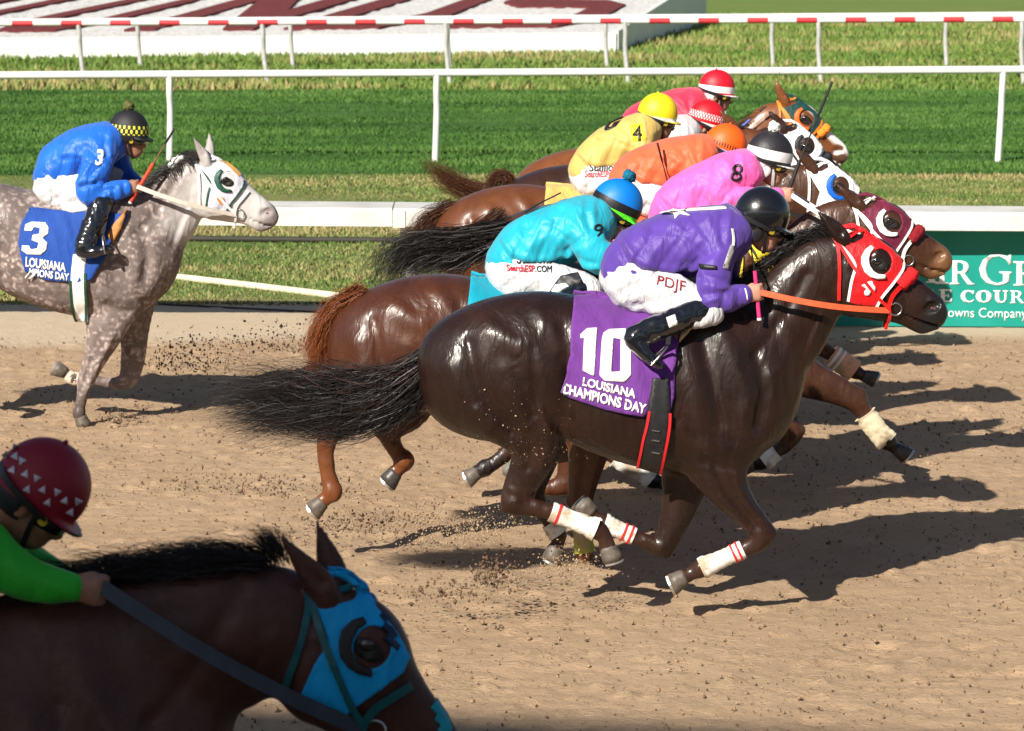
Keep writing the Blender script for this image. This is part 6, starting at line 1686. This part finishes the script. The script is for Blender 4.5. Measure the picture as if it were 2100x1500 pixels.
put_bridle(hG, WSTR, roll=None, reinmat=plain('pale_rein', (.50, .45, .38), .6), hand=rG['hand'])
letters('3', [(194, 338), (208, 342), (216, 308), (200, 306)], rG['jb'], YG, WT, rG['jk'], st=4, bold=.03)
fgr = tmap(HIPG, YG)
saddle(hG, fgr, rG)
cG, cbG = put_cloth(hG, fabric('blue_cloth', (0.012, 0.060, 0.30), .75, .1, .25, 18), None, loop=None) if False else (None, None)
BL3 = [(62, 428), (100, 432), (140, 438), (180, 436), (240, 440), (262, 440), (250, 470), (232, 500), (212, 530), (190, 572), (176, 576), (150, 578), (96, 574), (52, 556), (38, 500), (44, 460)]
cG, cbG = put_cloth(hG, fabric('blue_cloth', (0.012, 0.060, 0.30), .75, .1, .25, 18), lambda a, b: (a, b), st=6, loop=BL3)
zG = lambda *p: np.array([(a / 2.143, 200 + b / 2.143) for a, b in p])
shell('digit', [zG((112, 560), (140, 548), (200, 550), (214, 575), (212, 600), (186, 618), (208, 640), (204, 670), (180, 692), (120, 690), (96, 672), (98, 650), (128, 652), (136, 668), (164, 664), (170, 640), (140, 628), (144, 606), (172, 600), (176, 576), (150, 570), (140, 588), (108, 586))], cbG, YG, WT, cG, off=.003, th=.003, st=5)
letters('LOUISIANA', zG((112, 745), (290, 768), (291, 728), (114, 700)), cbG, YG, WT, cG, st=5, off=.004, bold=.035)
letters('MPIONS DAY', zG((128, 784), (304, 808), (305, 774), (130, 750)), cbG, YG, WT, cG, st=5, off=.004, bold=.035)
gG = shell('girth', [zG((322, 690), (384, 690), (372, 760), (380, 850), (392, 985), (336, 965), (312, 840), (314, 760))], hG['bvh'], YG, WT, hG['root'], off=.022, th=.006, st=7)
GTR = plain('green_edge', (.006, .06, .03), .6)
strap('girth_edge', zG((312, 800), (318, 900), (338, 968)), hG['bvh'], YG, .016, GTR, gG, off=.028)
strap('girth_edge', zG((374, 770), (380, 880), (390, 985)), hG['bvh'], YG, .016, GTR, gG, off=.028)
shell('saddle_flap', [np.array([(222, 480), (240, 455), (258, 430), (250, 470), (232, 500)])], hG['bvh'], YG, M['leather'], hG['root'], off=.03, th=.006, st=6)
shell('saddle_pad', [np.array([(124, 424), (182, 410), (180, 438), (150, 442), (128, 436)])], hG['bvh'], YG, WT, hG['root'], off=.03, th=.02, st=6)
whip('riding whip with bright red grip held by the person in blue', (268, 414), (314, 336), (358, 264), YG - .18, plain('red_grip', (.80, .05, .02), .5), r=.012, shaft=plain('brown_shaft', (.16, .07, .04), .5))
HG = hairmat('grey_hair', (0.008, 0.007, 0.007), (0.07, 0.065, 0.065))
for i, (x, y) in enumerate([(292, 412), (308, 396), (326, 380), (345, 364), (366, 350), (390, 336)]):
    hair('mane_lock', [G3(YG, -.05, (x + 8, y + 12), (x - 4, y - 8), (x - 22, y - 6), (x - 34, y + 10)), G3(YG, -.03, (x + 22, y + 4), (x + 10, y - 20), (x - 10, y - 20), (x - 22, y - 4))], 260, HG, hG['root'], .003, (.006, .014), .008, seg=9, seed=70 + i, root_r=.012)
for q in ((352, 340), (360, 330), (370, 324)):
    MB().ball(at(*q, YG - .05), (.028, .022, .024), 12, 8).build('mane_tape', M['white'], hG['root'])
hair('tail', [G3(YG, 0, (-175, 470), (-220, 500), (-280, 560)), G3(YG, 0, (-175, 480), (-210, 540), (-240, 600))], 500, HG, hG['root'], .005, (.01, .04), .02, seg=10, seed=80)
# ---------------- shaded horse and rider close to the rail of the stand
YF = rowY(718)
cmF = coat('shaded_bay_coat', (0.034, 0.012, 0.009), (0.062, 0.022, 0.015), (0.105, 0.040, 0.027), .5, .2, spec=.3, muz=(0.04, 0.02, 0.015), legs=(0.014, 0.008, 0.007), vein=.3)
hF = build_horse('horse', 'bay horse in deep shade wearing bright blue hood and teal bridle', YF, place(-130, YF), (845, 1326, 16.7, 1.0), legs_from10(-130, YF), cmF, h=.013, group=GRP, dz=-.06, earpix=[(1738, 500, 18), (1724, 482, 19), (1698, 464, 13), (1666, 440, 3)], far_ear_shift=(34, -18),
                 neckst=np.array([(*at(a, b, YF), w, c * px2m(YF)) for a, b, c, w in ((-140, 1560, 290, .24), (-20, 1500, 270, .21), (120, 1420, 235, .18), (260, 1365, 205, .15), (400, 1320, 175, .125), (510, 1295, 150, .11), (590, 1290, 130, .095))]))
FB = fabric('blue_hood', (0.0, 0.36, 0.78), .55, .1, .35, 24)
TEAL = plain('teal_strap', (0.0, 0.085, 0.10), .4, .15, 30, coat=.2, bmp=.2)
hdF = put_hood(hF, FB, M['black'], M['black'], cup_th=.012, trims=False, st=4)
rF = build_rider('person in red cap with white triangles and green silks in deep shade', YF, simil(HIPT, COLT, (-330, 1235), (-40, 1105)), (84, 1004, 36), fabric('green_silk', (.02, .40, .02), .5, .15, .5, 13),
                 helmat('red_triangle_cap', (.24, .003, .018), [(-.2, -.036, (.02, .02, .025))]), skin='skin_dark', h=.0098,
                 over={'arm': ['px', (-50, 1120, 58, .065, -.13), (10, 1160, 48, .058, -.13), (60, 1186, 42, .05, -.16), (110, 1200, 38, .045, -.17), (150, 1206, 30, .04, -.17)],
                       'farm': ['px', (0, 1140, 62, .07, .12), (60, 1165, 50, .06, .15), (110, 1190, 42, .052, .14), (160, 1212, 36, .045, .1), (200, 1232, 30, .04, .07)]})
put_bridle(hF, TEAL, roll=None, reinmat=plain('dark_rein', (.03, .04, .06), .5, .2, 20), hand=at(200, 1198, YF - .17), w=.02, rein_y=-.17, rein_w=.042)
shell('nose_strip', [hloop(hF, [(1897, 577), (1912, 590), (1925, 606), (1918, 622), (1908, 612), (1911, 606), (1901, 600), (1903, 594), (1893, 588)])], hF['bvh'], YF, plain('teal_tape', (.0, .28, .36), .6), hF['root'], off=.003, th=.002, st=6, mirror=True)
shell('hood_print', [hloop(hF, [(1806, 494), (1816, 500), (1812, 505), (1822, 509), (1830, 516), (1826, 522), (1836, 527), (1834, 534), (1826, 530), (1816, 524), (1820, 517), (1810, 512), (1812, 506), (1803, 500)])], hF['bvh'], YF, plain('navy_print', (.0, .02, .06), .6), hdF, off=.010, th=.0015, st=4)
saddle(hF, tmap(-130, YF), rF)
for i, (x, y) in enumerate([(60, 1222), (140, 1200), (220, 1182), (300, 1172), (380, 1162), (450, 1152)]):
    hair('mane_lock', [G3(YF, -.05, (x + 60, y + 6), (x + 10, y - 22), (x - 70, y - 26), (x - 130, y - 8 + 10 * (i % 2))), G3(YF, -.08, (x + 90, y + 4), (x + 40, y + 4), (x - 40, y + 14), (x - 100, y + 34)), G3(YF, .03, (x + 100, y + 2), (x + 60, y - 24), (x - 20, y - 34), (x - 90, y - 30))], 330, BLK, hF['root'], .0022, (.006, .016), .008, seg=10, seed=90 + i, root_r=.012)
hair('forelock', [G3(YF, 0, (555, 1150), (540, 1112), (505, 1108)), G3(YF, 0, (580, 1145), (560, 1104), (530, 1100))], 330, BLK, hF['root'], .0022, (.006, .012), .006, seg=8, seed=99, root_r=.016)
hair('tail', [G3(YF, 0, (-800, 1270), (-950, 1350), (-1050, 1500)), G3(YF, 0, (-800, 1290), (-900, 1400), (-980, 1560))], 400, BLK, hF['root'], .005, (.01, .05), .02, seg=10, seed=98)
zF = lambda x, y: (x / 2.2105, 850 + y / 2.2105)
TRI = [(20, 180, 0), (62, 150, 1), (72, 188, 0), (98, 216, 1), (58, 250, 0), (118, 268, 0), (164, 294, 1), (126, 336, 0), (196, 338, 0), (256, 356, 1), (218, 396, 0), (294, 388, 0), (350, 398, 1), (320, 440, 0)]
for (x, y, k) in TRI:
    c_, s_ = math.cos(.45), math.sin(.45); T_ = [(-18, 16), (18, 16), (0, -18)] if not k else [(-18, -16), (18, -16), (0, 18)]
    shell('cap_triangle', [np.array([zF(x + a * c_ - b * s_, y + a * s_ + b * c_) for a, b in T_])], rF['hb'], YF, plain('cap_white', (.62, .58, .66), .6), rF['hm'], off=.002, th=.0015, st=8)
# ------------------------------------------------------------------ loose dirt
def lumps(name, P, S, mat, label, seed, jit=.35):
    """small irregular clods"""
    rg = np.random.default_rng(seed); n = len(P)
    B = np.array([(1, 0, 0), (-1, 0, 0), (0, 1, 0), (0, -1, 0), (0, 0, 1), (0, 0, -1)], float)
    T = np.array([(0, 2, 4), (2, 1, 4), (1, 3, 4), (3, 0, 4), (2, 0, 5), (1, 2, 5), (3, 1, 5), (0, 3, 5)])
    V = B[None] * (1 + jit * rg.normal(size=(n, 6, 1))) * S[:, None, None] * (0.7 + .6 * rg.random((n, 1, 3)))
    a = rg.random(n) * 6.28; c, s_ = np.cos(a), np.sin(a)
    X = V[..., 0] * c[:, None] - V[..., 1] * s_[:, None]; Yv = V[..., 0] * s_[:, None] + V[..., 1] * c[:, None]
    V = np.stack([X, Yv, V[..., 2]], -1) + P[:, None, :]
    F = (T[None] + (np.arange(n) * 6)[:, None, None]).reshape(-1, 3)
    o = mesh_obj(name, V.reshape(-1, 3), F, mat, None, False); return tag(o, label, 'dirt', kind='stuff')
rgd = np.random.default_rng(77)
n = 12500
Yc = 12.5 + 14.0 * rgd.random(n) ** .8; Xc = (rgd.random(n) * 2 - 1) * (Yc * .15 + 1.2)
Sc = .0035 + .009 * rgd.random(n) ** 5
DIRTM = plain('clod_dirt', (0.27, 0.18, 0.11), .95, .35, 30, spec=.1)
lumps('loose_clods', np.stack([Xc, Yc, .012 + Sc * .2], 1), Sc, DIRTM, 'small loose clods of sandy dirt strewn over the track', 1)
DARKM = plain('damp_dirt_and_shade', (0.13, 0.085, 0.055), .95, .4, 30, spec=.1)  # dark tone of flung clods, also used to colour in small ground shadows
SANDM = plain('flung_sand', (0.36, 0.26, 0.165), .95, .3, 30, spec=.1)
n = 8000
Yc = 12.5 + 14.0 * rgd.random(n) ** .8; Xc = (rgd.random(n) * 2 - 1) * (Yc * .15 + 1.2)
Sc = .003 + .007 * rgd.random(n) ** 4
lumps('shade_specks', np.stack([Xc, Yc, .010 + Sc * .2], 1), Sc, DARKM, 'dark crumbs of dirt standing in for tiny shadows on the sandy track', 5)  # dark-coloured specks painting the shade of small holes and clods
def spray(px, py, Y, rx, ry, n, sc, seed, mat, label, drop=0.0, ang=0.0):
    rg = np.random.default_rng(seed)
    c = at(px, py, Y); k = px2m(Y)
    u, v = rg.normal(size=n) * rx * k, np.abs(rg.normal(size=n)) * ry * k
    X = c[0] + u * math.cos(ang) - v * math.sin(ang) * .5; Z = c[2] + v * math.cos(ang) + u * math.sin(ang)
    P = np.stack([X, c[1] + rg.normal(size=n) * .12, np.maximum(Z, .01)], 1)
    S = sc * (.35 + 1.2 * rg.random(n) ** 3)
    return lumps('kicked_dirt', P, S, mat, label, seed + 1)
for i, (px, py, Y, rx, ry, n, sc, m, lb) in enumerate([
    (960, 1105, Y10 + .2, 75, 34, 1500, .0042, SANDM, 'fine sand flung up behind the hind hooves of the dark brown horse'),
    (1010, 1195, Y10 - .2, 30, 30, 260, .009, DARKM, 'dark clods thrown up below the dark brown horse'),
    (900, 1225, Y10 - .3, 60, 16, 240, .007, DARKM, 'scattered damp clods low over the track by the hind hooves'),
    (1170, 1180, Y10 - .1, 34, 26, 700, .0042, SANDM, 'sand spraying between the legs of the dark brown horse'),
    (760, 1085, Y9 + .1, 90, 22, 900, .0055, DARKM, 'dark dirt kicked up behind the liver chestnut horse'),
    (520, 1010, Y9 + .3, 120, 18, 600, .006, DARKM, 'dirt clods trailing low behind the liver chestnut horse'),
    (400, 760, YG + .6, 60, 34, 900, .0065, DARKM, 'dark dirt flying up in front of the grey horse'),
    (560, 720, YG + .9, 60, 30, 500, .007, DARKM, 'loose dirt flying between the grey horse and the auburn tail'),
    (245, 860, YG - .1, 30, 10, 160, .008, DARKM, 'clods lying by the planted hoof of the grey horse'),
    (1080, 950, Y10 - .3, 60, 80, 220, .0030, SANDM, 'fine grains of sand in the air by the near hind leg')]):
    spray(px, py, Y, rx, ry, n, sc, 200 + i * 3, m, lb)
tot = sum(sum(len(p.vertices) - 2 for p in o.data.polygons) if len(o.data.polygons) < 5000 else len(o.data.loops) - 2 * len(o.data.polygons) for o in SC.objects if o.type == 'MESH')
print('TRIANGLES', tot)
